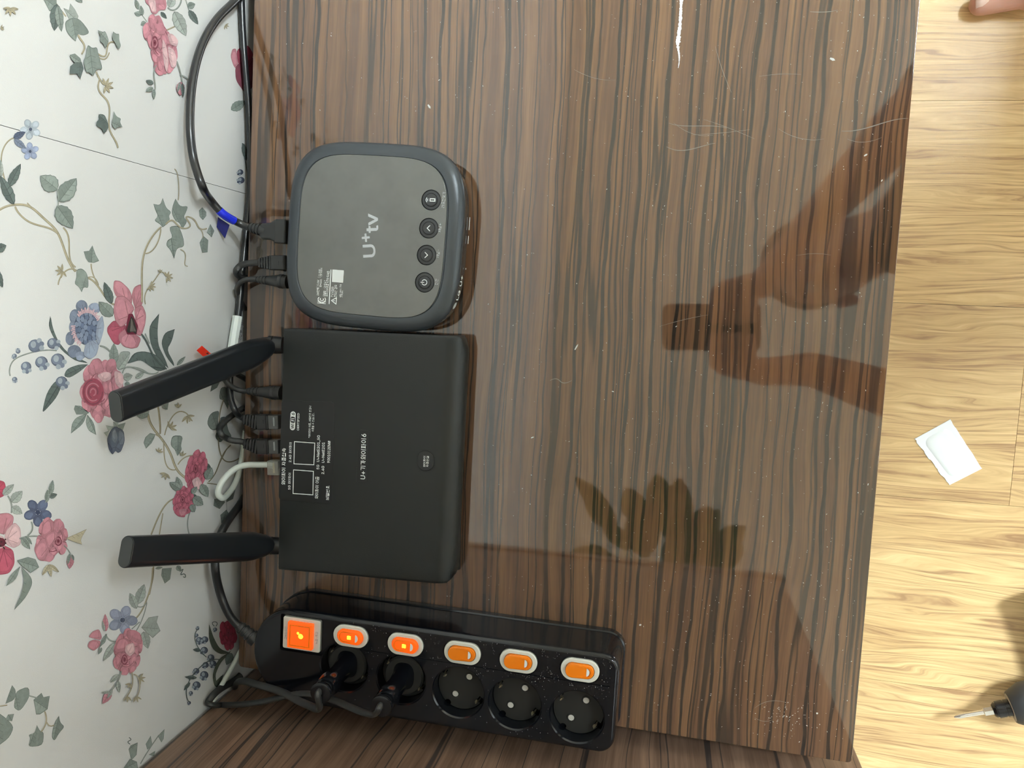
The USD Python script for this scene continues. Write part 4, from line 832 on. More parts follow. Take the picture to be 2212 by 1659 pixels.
# ------------------------------------------------------------------ the print on the wallpaper
GREEN, GREEN2, GREEND, TAN, PINK, PINKL, PINKD, BLUE, BLUEL, BLUED = (140, 150, 144), (164, 171, 165), (102, 113, 110), (186, 176, 150), (196, 136, 147), (220, 184, 188), (142, 80, 94), (126, 135, 153), (172, 181, 190), (88, 97, 117)
class Print:
    def __init__(s, crop): s.o = crop; s.V = []; s.F = []; s.C = []; s.n = 0; s.lay = 0; s.rnd = random.Random(crop[1]*7+crop[0])
    def px(s, x, y): return s.o[0]+x/3.456, s.o[1]+y/3.456
    def poly(s, pts, col, vary=6):
        g = pts if hasattr(pts, 'geom_type') else Polygon(pts)
        if not g.is_valid: g = g.buffer(0)
        s.lay += 1; k = s.rnd.uniform(-vary, vary); c = np.array(lin(*[min(250, max(5, q+k)) for q in col]))*.76
        for g1 in (g.geoms if hasattr(g, 'geoms') else [g]):
            if g1.geom_type != 'Polygon' or g1.area < 1: continue
            v, f = trimesh.creation.triangulate_polygon(g1, engine='earcut')
            for x, y in v: s.V.append(onx(*s.px(x, y), XW+.00006+s.lay*.0000045)); s.C.append(c)
            s.F += [(a+s.n, b+s.n, q+s.n) for a, b, q in f]; s.n += len(v)
    def smooth_poly(s, pts, col, r=.22, vary=6):
        P = np.array(pts, float); out = []
        for i in range(len(P)):
            a, b, c = P[i-1], P[i], P[(i+1) % len(P)]; p0, p1 = b+(a-b)*r*1.4, b+(c-b)*r*1.4
            out += [(1-t)**2*p0+2*t*(1-t)*b+t*t*p1 for t in (0, .33, .67, 1)]
        s.poly(out, col, vary); return np.array(out)
    def line(s, pts, w, col, taper=False):
        p = spline(np.array([(x, y, 0) for x, y in pts]), max(8, 6*len(pts)))[:, :2]
        if taper:
            n = len(p); d = np.gradient(p, axis=0); d = np.stack([-d[:, 1], d[:, 0]], 1); d /= np.linalg.norm(d, axis=1)[:, None]+1e-9
            ww = (w/2*np.linspace(1, .25, n))[:, None]; s.poly(np.vstack([p+d*ww, (p-d*ww)[::-1]]), col)
        else: s.poly(LineString(p).buffer(w/2, cap_style=1, resolution=3), col)
    def stem(s, pts, w=11, col=TAN):
        s.line(pts, w, tuple(int(c*.86) for c in col)); q = [(x-w*.16, y-w*.16) for x, y in pts]; s.line(q, w*.5, col)
    @staticmethod
    def chaikin(P):
        out = []
        for i in range(len(P)):
            a, b, c = P[i-1], P[i], P[(i+1) % len(P)]; u, v = a-b, c-b
            sharp = (u@v)/(np.linalg.norm(u)*np.linalg.norm(v)+1e-9) > .45
            if sharp: out.append(b)
            else: out += [b+u*.3, b+(u+v)*.09, b+v*.3]
        return out
    def leafpoly(s, P, base=None, tip=None, col=GREEN):
        P = np.array(P, float); c = P.mean(0); d = tuple(int(k*.83) for k in col); l = tuple(min(235, int(k*1.10)) for k in col)
        if len(P) < 13 and np.ptp(np.linalg.norm(P-c, axis=1)) > 45: P = np.array(s.chaikin(P))
        s.poly(P, d); s.poly(c+(P-c)*.95, col)
        base = np.array(base if base is not None else P[0]); far = P[np.argmax(np.linalg.norm(P-base, axis=1))] if tip is None else np.array(tip)
        ax = far-base; nn = np.array([-ax[1], ax[0]]); half = Polygon([base-ax, base+ax*2, base+ax*2+nn*4, base-ax+nn*4])
        g = Polygon(c+(P-c)*.9).buffer(0).intersection(half)
        if not g.is_empty: s.poly(g, l)
        PG = Polygon(P).buffer(0); g = LineString([base, base+ax*.93]).buffer(max(1.6, np.linalg.norm(ax)*.011)).intersection(PG)
        if not g.is_empty: s.poly(g, d)
        L_ = np.linalg.norm(ax); u = ax/L_; n2 = nn/L_
        for t in (.3, .5, .7):
            for sg in (-1, 1):
                a = base+ax*t; b = a+(u*.5+n2*sg)*L_*.16
                g = LineString([a, b]).buffer(max(1.0, L_*.007)).intersection(Polygon(P).buffer(0))
                if not g.is_empty: s.poly(g, d)
    def leaf(s, x0, y0, x1, y1, w, col=GREEN):
        a, b = np.array([x0, y0], float), np.array([x1, y1], float); d = b-a; L_ = np.linalg.norm(d); u = d/L_; n = np.array([-u[1], u[0]])
        t = np.linspace(0, 1, 13); h = w/2*np.sin(np.pi*t**.8)**.85*(1+.07*np.sin(t*31))
        s.leafpoly(np.vstack([a+np.outer(t, d)+np.outer(h, n), (a+np.outer(t, d)-np.outer(h, n))[::-1]]), a, b, col)
    def tuft(s, x, y, r=40, n=5, a0=0, col=TAN):
        for k in range(n):
            a = a0+(k-n/2)*.75; s.leaf(x, y, x+r*math.cos(a), y+r*math.sin(a), r*.34, col)
    def petal(s, P, c, base=PINK):
        P = np.array(P, float); c = np.array(c, float); m = P.mean(0)
        d = tuple(int(k*.87) for k in base); l = tuple(min(240, int(k*1.09)) for k in base)
        o = s.smooth_poly(P, d); s.smooth_poly(m+(P-m)*.95, base); s.smooth_poly(m+(m-c)*.10+(P-m)*.66, l)
        for t in np.linspace(.2, .8, 4):
            q = P[int(t*len(P)) % len(P)]; a = c+(m-c)*.45; b = a+(q-a)*.72
            g = LineString([a, b]).buffer(max(1.2, np.linalg.norm(P.max(0)-P.min(0))*.010)).intersection(Polygon(P).buffer(0))
            if not g.is_empty: s.poly(g, d)
    def rose(s, cx, cy, rx, ry, rot=0, outline=None, base=PINK, core=None):
        r = s.rnd; ca, sa_ = math.cos(rot), math.sin(rot); C = np.array([cx, cy], float)
        M_ = lambda x, y: (cx+ca*x*rx-sa_*y*ry, cy+sa_*x*rx+ca*y*ry)
        D, Lt = tuple(int(k*.84) for k in base), tuple(min(238, int(k*1.14)) for k in base)
        if outline is not None: s.smooth_poly(outline, base)
        for rad, n, sz in ((.80, 9, .36), (.52, 7, .33), (.30, 5, .24)):
            for k in range(n):
                a = 2*np.pi*k/n+r.uniform(-.2, .2)+rad*3; x, y = rad*math.cos(a), rad*math.sin(a)
                if outline is not None and rad > .6 and not Polygon(outline).buffer(8).contains(Point(*M_(x*1.15, y*1.15))): continue
                tt = np.linspace(0, 2*np.pi, 11)[:-1]; wob = [1+r.uniform(-.14, .14) for _ in tt]
                E_ = np.array([M_(x+sz*w_*(math.cos(a)*math.cos(q)*.72-math.sin(a)*math.sin(q)), y+sz*w_*(math.sin(a)*math.cos(q)*.72+math.cos(a)*math.sin(q))) for q, w_ in zip(tt, wob)])
                m = E_.mean(0); b = base if k % 2 else tuple(int(q*1.05) for q in base)
                s.smooth_poly(E_, D); o = (m-C)*.10; s.smooth_poly(m+o+(E_-m)*.88, b); s.smooth_poly(m+o*2+(E_-m)*.52, Lt)
        cc = np.array(core if core is not None else (cx, cy), float)
        for k, q in enumerate((.24, .17, .11, .05)):
            tt = np.linspace(0, 2*np.pi, 15)[:-1]; s.poly([(cc[0]+rx*q*math.cos(t)*(1+.1*math.sin(3*t+k)), cc[1]+ry*q*math.sin(t)) for t in tt], [PINKD, base, PINKD, (110, 42, 58)][k])
        for k in range(5):
            a = r.uniform(0, 6); tt = np.linspace(a, a+1.7, 8); q = .30+.10*k; s.line([M_(q*math.cos(t), q*math.sin(t)) for t in tt], max(3, rx*.045), PINKD if k % 2 else D)
    def bloom(s, cx, cy, r, n=5, a0=0., base=BLUE, core=BLUED, sq=1.0):
        for k in range(n):
            a = a0+2*np.pi*k/n; tt = np.linspace(0, 2*np.pi, 11)[:-1]
            E_ = np.array([(cx+r*.58*math.cos(a)+r*.46*(math.cos(q)*math.cos(a)-.78*math.sin(q)*math.sin(a)), cy+sq*(r*.58*math.sin(a)+r*.46*(math.cos(q)*math.sin(a)+.78*math.sin(q)*math.cos(a)))) for q in tt])
            s.petal(E_, (cx, cy), base if k % 2 else tuple(int(q*1.1) for q in base))
        s.poly(Point(cx, cy).buffer(r*.16), core)
    def bell(s, x, y, r, a=1.6, base=BLUE):
        tt = np.linspace(0, 2*np.pi, 13)[:-1]; E_ = [(x+r*math.cos(q), y+r*.95*math.sin(q)) for q in tt]; s.smooth_poly(E_, tuple(int(k*.82) for k in base)); s.smooth_poly([(x-r*.12+r*.82*math.cos(q), y-r*.1+r*.8*math.sin(q)) for q in tt], base)
        s.poly([(x-r*.25+r*.4*math.cos(q), y-r*.2+r*.5*math.sin(q)) for q in tt], BLUEL)
        for da in (-.6, 0, .6): s.poly(Point(x+r*.98*math.cos(a+da), y+r*.98*math.sin(a+da)).buffer(r*.36), BLUEL if da else base)
    def build(s, name):
        V, F, C = np.array(s.V), np.array(s.F), np.array(s.C)
        n = np.cross(V[F[:, 1]]-V[F[:, 0]], V[F[:, 2]]-V[F[:, 0]]); F[n[:, 0] < 0] = F[n[:, 0] < 0][:, ::-1]
        p = str(wall.GetPath()); m = usdkit.mesh(stage, p+'/'+numbered(p, name), (V, F), M['ink'])
        UsdGeom.PrimvarsAPI(m).CreatePrimvar('ink', Sdf.ValueTypeNames.Float3Array, 'vertex').Set(Vt.Vec3fArray.FromNumpy(C.astype(np.float32))); s.V, s.F, s.C, s.n, s.lay = [], [], [], 0, 0
        return m.GetPrim()

prints = []
# upper left of the photo
p = Print((0, 0))
p.stem([(415, 20), (450, 70), (490, 120)]); p.leafpoly([(310, -30), (420, -40), (425, 60), (370, 85)]); p.leaf(425, 30, 405, 232, 90, GREEND); p.leaf(430, 40, 460, 238, 62); p.leafpoly([(475, 60), (515, 75), (525, 25), (560, 70), (585, 120), (575, 155), (520, 150)], col=GREEN2)
p.leafpoly([(485, 160), (540, 130), (600, 145), (675, 245), (620, 265), (580, 250), (565, 310), (520, 270), (490, 220)], (540, 140), (570, 300)); p.leaf(560, -40, 615, 20, 50)
p.stem([(585, 265), (615, 310), (630, 340), (612, 400)], 13); p.stem([(720, 540), (745, 590), (775, 630)], 12); p.stem([(745, 590), (755, 700), (800, 750), (818, 830), (815, 950), (850, 1030), (880, 1100)], 12); p.stem([(730, 400), (790, 410), (805, 340), (855, 315)], 11); p.stem([(730, 420), (780, 440), (815, 395)], 9)
p.tuft(790, 640, 62, 6, .3); p.tuft(80, 60, 60, 5, 2.0); p.tuft(5, 210, 30, 3, 0)
p.leafpoly([(660, 335), (690, 360), (725, 350), (735, 410), (770, 520), (720, 515), (695, 570), (665, 540), (645, 545), (620, 460), (640, 420), (650, 350)], (670, 350), (695, 565)); p.leafpoly([(520, 410), (560, 400), (600, 435), (610, 470), (560, 470), (535, 445)]); p.leafpoly([(610, 465), (625, 510), (600, 590), (575, 550), (520, 550), (525, 495), (560, 465)], (600, 460), (590, 585), GREEND)
p.leafpoly([(730, 225), (770, 240), (785, 230), (810, 290), (810, 320), (785, 360), (770, 325), (745, 310), (750, 270)], (810, 315), (735, 230)); p.leafpoly([(845, 235), (870, 255), (890, 250), (890, 300), (905, 345), (880, 370), (860, 320), (835, 285)], (845, 310), (890, 365))
p.leafpoly([(735, 850), (780, 855), (800, 900), (815, 950), (775, 1000), (760, 960), (720, 940), (720, 910), (740, 890)], (812, 930), (740, 860), GREEND); p.leafpoly([(850, 830), (870, 870), (905, 885), (895, 910), (915, 950), (880, 945), (860, 970), (830, 925), (845, 880)], (830, 910), (910, 950))
prints.append((p, 'printed_ivy'))
p.build('printed_ivy')
o1 = [(1110, 130), (1140, 140), (1160, 165), (1160, 120), (1190, 112), (1215, 160), (1245, 250), (1290, 252), (1332, 310), (1320, 350), (1300, 365), (1320, 420), (1315, 500), (1280, 515), (1260, 480), (1245, 552), (1225, 555), (1215, 520), (1185, 532), (1165, 490), (1130, 435), (1150, 400), (1115, 350), (1090, 280), (1088, 215), (1120, 205)]
p.stem([(1350, -30), (1340, 40), (1300, 75), (1255, 60)], 12, GREEN2); p.stem([(1380, -20), (1410, 75)], 8, GREEN2); p.stem([(1050, 100), (1095, 160)], 7, GREEN2); p.stem([(1245, 225), (1300, 200)], 12)
p.leaf(1300, 85, 1390, 270, 92, GREEN2); p.leaf(1262, 55, 1300, -30, 64, GREEN2); p.leaf(1200, 90, 1245, 140, 32, GREEND); p.leaf(1410, 75, 1480, 182, 50, GREEND); p.leaf(1400, 50, 1458, 30, 55); p.leaf(1055, 110, 1003, 95, 40); p.leaf(1090, 165, 1050, 188, 40); p.leaf(1035, 70, 1010, -10, 32); p.leaf(1065, 115, 1050, 40, 32)
p.smooth_poly([(1075, -40), (1230, -40), (1245, 40), (1235, 75), (1190, 75), (1165, 108), (1130, 95), (1115, 40), (1090, 25)], PINK); p.petal([(1150, 30), (1230, 20), (1238, 70), (1190, 72)], (1160, 0)); p.petal([(1100, 0), (1160, -10), (1170, 90), (1135, 92)], (1150, -20), PINKL)
p.rose(1195, 330, 120, 215, -.15, o1, PINK, (1155, 320))
for P_ in ([(1110, 130), (1140, 140), (1165, 190), (1220, 180), (1240, 250), (1200, 270), (1130, 220)], [(1245, 250), (1290, 252), (1332, 310), (1320, 350), (1270, 330)], [(1215, 280), (1245, 350), (1260, 470), (1245, 550), (1225, 480), (1210, 360)], [(1250, 340), (1300, 370), (1318, 430), (1312, 500), (1280, 510), (1260, 430)], [(1165, 430), (1210, 420), (1215, 520), (1185, 530)]): p.petal(P_, (1160, 320), PINKL if P_[0][0] > 1200 else PINK)
p.stem([(1165, 490), (1150, 560), (1160, 640), (1150, 690)], 8, GREEN2); p.leaf(1145, 625, 1090, 600, 36, GREEND); p.leaf(1143, 655, 1090, 682, 36); p.leaf(1150, 665, 1150, 742, 26)
p.stem([(1322, 460), (1350, 550), (1362, 620)], 8, GREEN2); p.stem([(1350, 560), (1410, 600), (1420, 650)], 9, GREEN2); p.leaf(1410, 600, 1422, 675, 24, GREEND); p.leaf(1350, 610, 1345, 715, 62, PINK); p.leaf(1345, 615, 1325, 690, 24, GREEN); p.leaf(1360, 620, 1368, 725, 28, GREEND)
p.build('printed_rose')
p.petal([(1735, 365), (1765, 362), (1775, 480), (1800, 540), (1745, 500), (1720, 420)], (1800, 480)); p.petal([(1755, 500), (1810, 450), (1900, 420), (1900, 640), (1830, 700), (1760, 600)], (1830, 560), PINKD); p.petal([(1765, 370), (1850, 330), (1900, 420), (1800, 500), (1775, 470)], (1830, 540), (170, 80, 98)); p.leaf(1725, 820, 1835, 755, 72); p.tuft(1680, 190, 32, 4, 1)
p.bell(1795, 1285, 22, 2.4, BLUED); p.bell(1800, 1345, 26, 2.6, BLUED); p.stem([(1810, 1070), (1830, 1200), (1850, 1300)], 6, GREEND); p.leaf(1815, 1070, 1840, 1200, 40, GREEND)
p.build('printed_rose')
p.stem([(100, 1030), (40, 1080), (10, 1170), (20, 1280), (60, 1420), (105, 1525)], 11); p.bloom(228, 965, 78, 5, .5, BLUEL, BLUED); p.bloom(225, 1130, 66, 5, -.4, (150, 160, 184), BLUED); p.leaf(100, 1030, 190, 985, 52, BLUED); p.leaf(105, 1040, 195, 1110, 48, BLUE)
p.leaf(65, 1395, 155, 1222, 70, GREEND); p.leaf(105, 1525, 0, 1310, 80, GREEND); p.leaf(10, 1320, 5, 1190, 34, GREEN2)
p.leaf(430, 1415, 300, 1312, 128); p.leaf(440, 1505, 572, 1330, 128); p.leaf(425, 1535, 545, 1705, 128); p.stem([(428, 1400), (436, 1500), (432, 1540)], 9, GREEN2)
p.build('printed_bellflower')
# middle left
p = Print((0, 400))
p.stem([(-20, 195), (60, 155), (130, 145), (220, 160), (330, 250), (420, 340), (480, 480), (560, 640)], 18); p.stem([(115, 165), (150, 220), (230, 280), (330, 310), (430, 360)], 14); p.stem([(475, 320), (515, 420), (520, 540), (560, 610)], 13); p.stem([(640, 690), (720, 740), (790, 840), (850, 890)], 14); p.stem([(650, 690), (700, 690), (735, 745)], 8); p.stem([(680, 590), (690, 650), (730, 740)], 10); p.stem([(435, 740), (450, 690), (500, 635), (570, 635)], 11)
p.stem([(205, 135), (235, 165)], 9); p.leafpoly([(690, 450), (715, 520), (740, 565), (700, 580), (660, 575), (640, 545), (625, 495), (665, 490)], (685, 578), (690, 455)); p.leafpoly([(570, 630), (610, 620), (645, 650), (660, 700), (660, 770), (625, 760), (610, 800), (590, 760), (555, 735), (570, 690)], (640, 690), (610, 795)); p.tuft(465, 640, 55, 6, 3.2); p.leaf(835, 885, 778, 722, 64, GREEND); p.leaf(842, 978, 738, 870, 92)
p.leaf(-30, 480, 48, 450, 70, GREEND); p.leaf(-40, 620, 22, 765, 60, GREEND)
p.build('printed_ivy')
c0 = (985, 1010)
for P_, b_ in (([(850, 710), (900, 715), (960, 770), (985, 820), (985, 900), (900, 850), (865, 830), (845, 780)], PINK), ([(980, 830), (1000, 760), (1055, 735), (1062, 800), (1068, 890), (1010, 930)], PINK), ([(850, 1005), (800, 1060), (800, 1100), (850, 1185), (890, 1195), (930, 1110), (945, 1040)], (176, 92, 110)), ([(865, 830), (925, 825), (975, 870), (1005, 920), (985, 960), (950, 1030), (900, 1065), (860, 1015), (845, 930)], PINK), ([(1000, 920), (1060, 888), (1092, 960), (1085, 1040), (1055, 1130), (1015, 1115), (1010, 1000)], PINK), ([(885, 1110), (950, 1060), (1010, 1110), (1055, 1145), (1030, 1212), (980, 1222), (920, 1205), (885, 1155)], PINK)): p.petal(P_, c0, b_)
p.poly([(960, 960), (990, 960), (1030, 1050), (1020, 1115), (950, 1115), (935, 1080)], (122, 50, 70)); p.poly([(980, 978), (1000, 1000), (1022, 1080), (1015, 1112), (990, 1095), (960, 1104), (945, 1090), (960, 1030)], (62, 58, 56))
for k in range(5): p.line([(982+k*3, 1000+k*12), (975+k*9, 1090)], 7, (112, 108, 102))
p.build('printed_tulip')
for x, y, rx, ry in ((610, 905, 45, 48), (705, 920, 48, 42), (560, 985, 42, 60), (525, 1145, 36, 52), (555, 1240, 52, 48), (600, 1270, 40, 30), (545, 1060, 30, 50)):
    tt = np.linspace(0, 2*np.pi, 13)[:-1]; p.petal([(x+rx*math.cos(t), y+ry*math.sin(t)) for t in tt], (650, 1070), BLUE if x < 600 or y < 910 else (150, 160, 180))
tt = np.linspace(0, 2*np.pi, 25)[:-1]; p.poly([(650+98*math.cos(t), 1065+128*math.sin(t)) for t in tt], BLUED)
r_ = random.Random(5)
for ring_, n in ((.85, 15), (.62, 11), (.38, 7), (.12, 2)):
    for k in range(n):
        a = 2*np.pi*k/n+ring_*2; x, y = 650+95*ring_*math.cos(a), 1065+125*ring_*math.sin(a); p.poly([(x+15*math.cos(t), y+21*math.sin(t)) for t in tt[::3]], (138, 150, 172) if k % 3 else (112, 124, 150))
for t in np.linspace(-2.3, -.5, 16): p.line([(650+88*math.cos(t), 1062+112*math.sin(t)), (650+(104+8*(int(t*9) % 2))*math.cos(t), 1062+(132+14*(int(t*9) % 2))*math.sin(t))], 10, (222, 186, 192))
for t in np.linspace(2.1, 3.3, 12): p.line([(650+92*math.cos(t), 1070+118*math.sin(t)), (650+(110+8*(int(t*9) % 2))*math.cos(t), 1075+(138)*math.sin(t))], 9, (222, 186, 192))
for P_ in ([(765, 965), (780, 1060), (750, 1170), (735, 1200), (712, 1130), (725, 1030)], [(640, 1180), (710, 1150), (740, 1200), (720, 1270), (670, 1302), (620, 1270)]): p.petal(P_, (650, 1070), (160, 170, 188))
p.build('printed_thistle')
p.stem([(75, 1420), (72, 1370), (100, 1310), (170, 1270), (290, 1238), (420, 1235)], 10, GREEN2)
for x, y, r, a in ((262, 1200, 52, -.3), (395, 1182, 44, .3), (195, 1355, 40, 1.4), (310, 1322, 48, 1.0), (432, 1305, 52, .9), (460, 1470, 46, .8), (108, 1275, 18, 2), (135, 1240, 18, 4.6), (110, 1450, 20, 1.4)): p.bell(x, y, r, a)
p.build('printed_bluebell')
p.leafpoly([(375, 975), (390, 1060), (430, 1160), (500, 1250), (600, 1300), (660, 1330), (560, 1312), (450, 1225), (390, 1120), (362, 1050)], (660, 1330), (375, 975), GREEND); p.leafpoly([(658, 1338), (590, 1338), (500, 1370), (475, 1425), (520, 1440), (600, 1390)], (658, 1338), (475, 1425), GREEND); p.leafpoly([(475, 1430), (400, 1472), (345, 1560), (315, 1690), (330, 1690), (420, 1590), (460, 1500)], (475, 1430), (318, 1690), GREEND)
p.leafpoly([(1258, 1368), (1180, 1300), (1120, 1180), (1112, 1050), (1188, 958), (1175, 1080), (1182, 1200), (1235, 1300)], (1258, 1368), (1188, 958), GREEND); p.leafpoly([(1298, 1352), (1240, 1280), (1202, 1180), (1230, 1100), (1305, 1074), (1285, 1160), (1245, 1230), (1300, 1330)], (1298, 1352), (1305, 1074), GREEND); p.leafpoly([(1252, 1372), (1180, 1270), (1080, 1238), (1000, 1250), (948, 1332), (1050, 1300), (1130, 1360), (1180, 1392)], (1252, 1372), (948, 1332), GREEND)
p.leafpoly([(880, 1290), (900, 1240), (978, 1240), (960, 1300), (930, 1370), (880, 1382), (862, 1330)], (880, 1375), (975, 1245), GREEN2); p.leaf(850, 1340, 850, 1180, 70); p.stem([(750, 1200), (800, 1220), (835, 1270)], 12, GREEN2); p.leaf(1320, 1345, 1385, 1278, 30); p.leaf(1010, 1440, 1080, 1395, 40, GREEN2); p.leaf(920, 1440, 990, 1420, 60, GREEN2); p.leaf(930, 1480, 975, 1500, 45)
p.stem([(1060, 1115), (1110, 1200), (1150, 1280), (1240, 1370)], 12, GREEND); p.stem([(1085, 1110), (1115, 1180)], 8, GREEN2); p.stem([(915, 1400), (960, 1355), (1080, 1395), (1180, 1395)], 10, GREEN2); p.stem([(905, 1370), (1010, 1360), (1100, 1400)], 8, GREEN2)
p.build('printed_leaf_spray')
o2 = [(740, 1290), (690, 1300), (650, 1375), (665, 1425), (620, 1480), (612, 1560), (635, 1660), (665, 1680), (690, 1740), (730, 1740), (780, 1720), (830, 1740), (850, 1650), (920, 1560), (920, 1470), (905, 1395), (870, 1380), (865, 1310), (810, 1298), (785, 1345)]
p.rose(745, 1530, 135, 220, 0, o2, PINK, (690, 1540))
for P_ in ([(740, 1290), (690, 1300), (650, 1375), (680, 1430), (720, 1405), (785, 1390)], [(785, 1345), (810, 1298), (865, 1310), (872, 1370), (800, 1395)], [(720, 1420), (780, 1392), (832, 1402), (830, 1450), (770, 1472)], [(850, 1382), (910, 1400), (922, 1480), (900, 1522), (860, 1482)]): p.petal(P_, (740, 1540), PINKL if P_[0][0] in (720, 850) else PINK)
tt = np.linspace(0, 2*np.pi, 17)[:-1]; p.smooth_poly([(695+82*math.cos(t), 1545+105*math.sin(t)) for t in tt], (178, 92, 110))
for k, q in enumerate((.85, .62, .42, .24)):
    p.line([(695+82*q*math.cos(t), 1545+105*q*math.sin(t)) for t in np.linspace(k, k+4.6, 14)], 9, PINKD if k % 2 == 0 else (206, 140, 152))
p.build('printed_rose')
for P_ in ([(1145, 140), (1195, 150), (1215, 95), (1240, 170), (1280, 200), (1260, 230), (1270, 260), (1215, 320), (1195, 290), (1150, 265), (1180, 230), (1160, 190)], [(1290, 150), (1310, 100), (1345, 160), (1405, 155), (1390, 200), (1370, 240), (1400, 270), (1360, 330), (1340, 280), (1310, 270), (1280, 210)], [(1260, 310), (1330, 300), (1350, 340), (1370, 400), (1375, 460), (1320, 470), (1300, 550), (1270, 480), (1240, 450), (1250, 410), (1290, 390)], [(1510, 165), (1540, 200), (1540, 230), (1515, 260), (1490, 230), (1485, 190)], [(1570, 290), (1600, 340), (1580, 390), (1545, 350)], [(1520, 380), (1555, 410), (1550, 500), (1510, 505), (1490, 430)]): p.leafpoly(P_)
p.stem([(1060, 870), (1060, 650), (1080, 500), (1140, 380), (1200, 315)], 14); p.stem([(1090, 510), (1160, 460), (1195, 370), (1200, 330)], 10); p.stem([(1240, 290), (1300, 270), (1360, 320), (1420, 300), (1390, 240), (1440, 250), (1480, 310), (1540, 325)], 11); p.stem([(1480, 310), (1510, 350), (1515, 390)], 7); p.stem([(1350, 480), (1385, 540), (1380, 590), (1400, 605)], 7); p.stem([(1305, -120), (1325, -80), (1335, 60), (1330, 110)], 7)
p.stem([(1085, 885), (1100, 780), (1160, 700), (1200, 650), (1240, 680)], 8); p.tuft(1250, 685, 45, 6, .2); p.tuft(1125, 755, 42, 6, .9); p.tuft(1195, 650, 26, 3, -1.2)
p.build('printed_ivy')
# lower left
p = Print((0, 800))
for a in (((665, 318), (640, 330), (570, 330), (552, 290), (560, 262), (600, 265), (645, 290)), ((650, 322), (622, 400), (530, 472), (535, 400), (570, 350)), ((652, 330), (702, 390), (718, 482), (660, 450), (638, 390))): p.leafpoly(a, a[0])
p.leafpoly([(790, 410), (850, 420), (810, 455)], col=GREEN2); p.leafpoly([(938, 390), (915, 452), (870, 410)], col=GREEN); p.leafpoly([(775, 465), (815, 450), (800, 495)], col=GREEN2); p.leafpoly([(845, 385), (885, 385), (880, 425), (850, 425)], col=GREEN2)
for P_, b_ in (([(830, 440), (862, 415), (925, 450), (932, 530), (905, 605), (880, 618), (862, 600), (840, 632), (812, 590), (798, 510)], (108, 116, 132)), ([(835, 460), (860, 430), (880, 500), (865, 550), (835, 520)], (140, 148, 158)), ([(885, 440), (925, 470), (925, 550), (890, 560)], (128, 136, 148)), ([(805, 530), (840, 590), (840, 628), (812, 585)], (84, 90, 108))): p.petal(P_, (865, 600), b_)
p.build('printed_bud')
p.stem([(1180, 270), (1195, 400), (1195, 470)], 14); p.stem([(1105, 330), (1150, 440), (1220, 530), (1280, 640), (1310, 720), (1390, 805)], 18); p.stem([(1230, 480), (1260, 390), (1330, 310), (1390, 320), (1415, 380)], 9); p.stem([(1220, 530), (1225, 620), (1250, 720), (1310, 742)], 9); p.stem([(1330, 700), (1380, 650), (1445, 635)], 9); p.stem([(1295, 960), (1240, 1000), (1180, 1100), (1130, 1222)], 12); p.stem([(1215, 1070), (1190, 1222)], 9); p.stem([(1425, 1040), (1400, 1130), (1410, 1215)], 9, GREEN2); p.stem([(1560, 830), (1620, 740), (1650, 660), (1720, 560)], 9, (150, 142, 120)); p.stem([(1550, 842), (1620, 852)], 8, (150, 142, 120)); p.stem([(1165, 480), (1200, 500)], 10)
p.leafpoly([(1160, 478), (1120, 468), (1085, 500), (1072, 540), (1090, 585), (1130, 545), (1150, 510)], (1160, 480), (1088, 582)); p.leafpoly([(1285, 485), (1368, 488), (1350, 560), (1358, 592), (1325, 640), (1305, 590), (1272, 560)], (1330, 490), (1325, 635)); p.tuft(1395, 340, 60, 4, 1.5); p.tuft(1270, 430, 55, 4, -.4); p.tuft(1185, 610, 36, 4, -.8); p.tuft(1240, 770, 50, 4, 2.4); p.tuft(1360, 640, 40, 3, -1.0); p.tuft(1330, 280, 40, 3, -1.2)
p.leafpoly([(1080, 300), (1115, 305), (1100, 350), (1060, 362), (1020, 340)], (1110, 320)); p.leafpoly([(1210, 250), (1260, 240), (1250, 295), (1215, 280)])
p.build('printed_vine')
for (cx_, cy_, rx_, ry_, ol) in ((1465, 745, 75, 145, [(1490, 597), (1505, 630), (1535, 630), (1548, 720), (1540, 800), (1520, 830), (1500, 898), (1450, 880), (1420, 902), (1393, 860), (1400, 820), (1388, 760), (1410, 690), (1415, 640), (1445, 640)]), (1368, 975, 72, 105, [(1385, 865), (1430, 910), (1447, 980), (1420, 1065), (1385, 1075), (1380, 1098), (1330, 1092), (1298, 1060), (1312, 1030), (1293, 1000), (1297, 950), (1330, 895)])):
    p.leaf(cx_+60, cy_-30, cx_+110, cy_-20, 50, GREEND); p.rose(cx_, cy_, rx_, ry_, .2, ol, (184, 104, 122), (cx_-5, cy_-10))
p.petal([(1430, 820), (1480, 790), (1510, 840), (1500, 896), (1450, 880)], (1460, 740), PINKL); p.petal([(1330, 1040), (1400, 1030), (1385, 1072), (1345, 1090)], (1370, 970), PINK)
for a in ((1352, 885, 1322, 795, 46), (1350, 890, 1266, 835, 60), (1540, 815, 1582, 725, 70), (1500, 850, 1555, 945, 66), (1440, 950, 1518, 1005, 74), (1428, 1000, 1452, 1060, 50), (1430, 920, 1472, 868, 40)): p.leaf(*a, GREEN)
p.build('printed_rose')
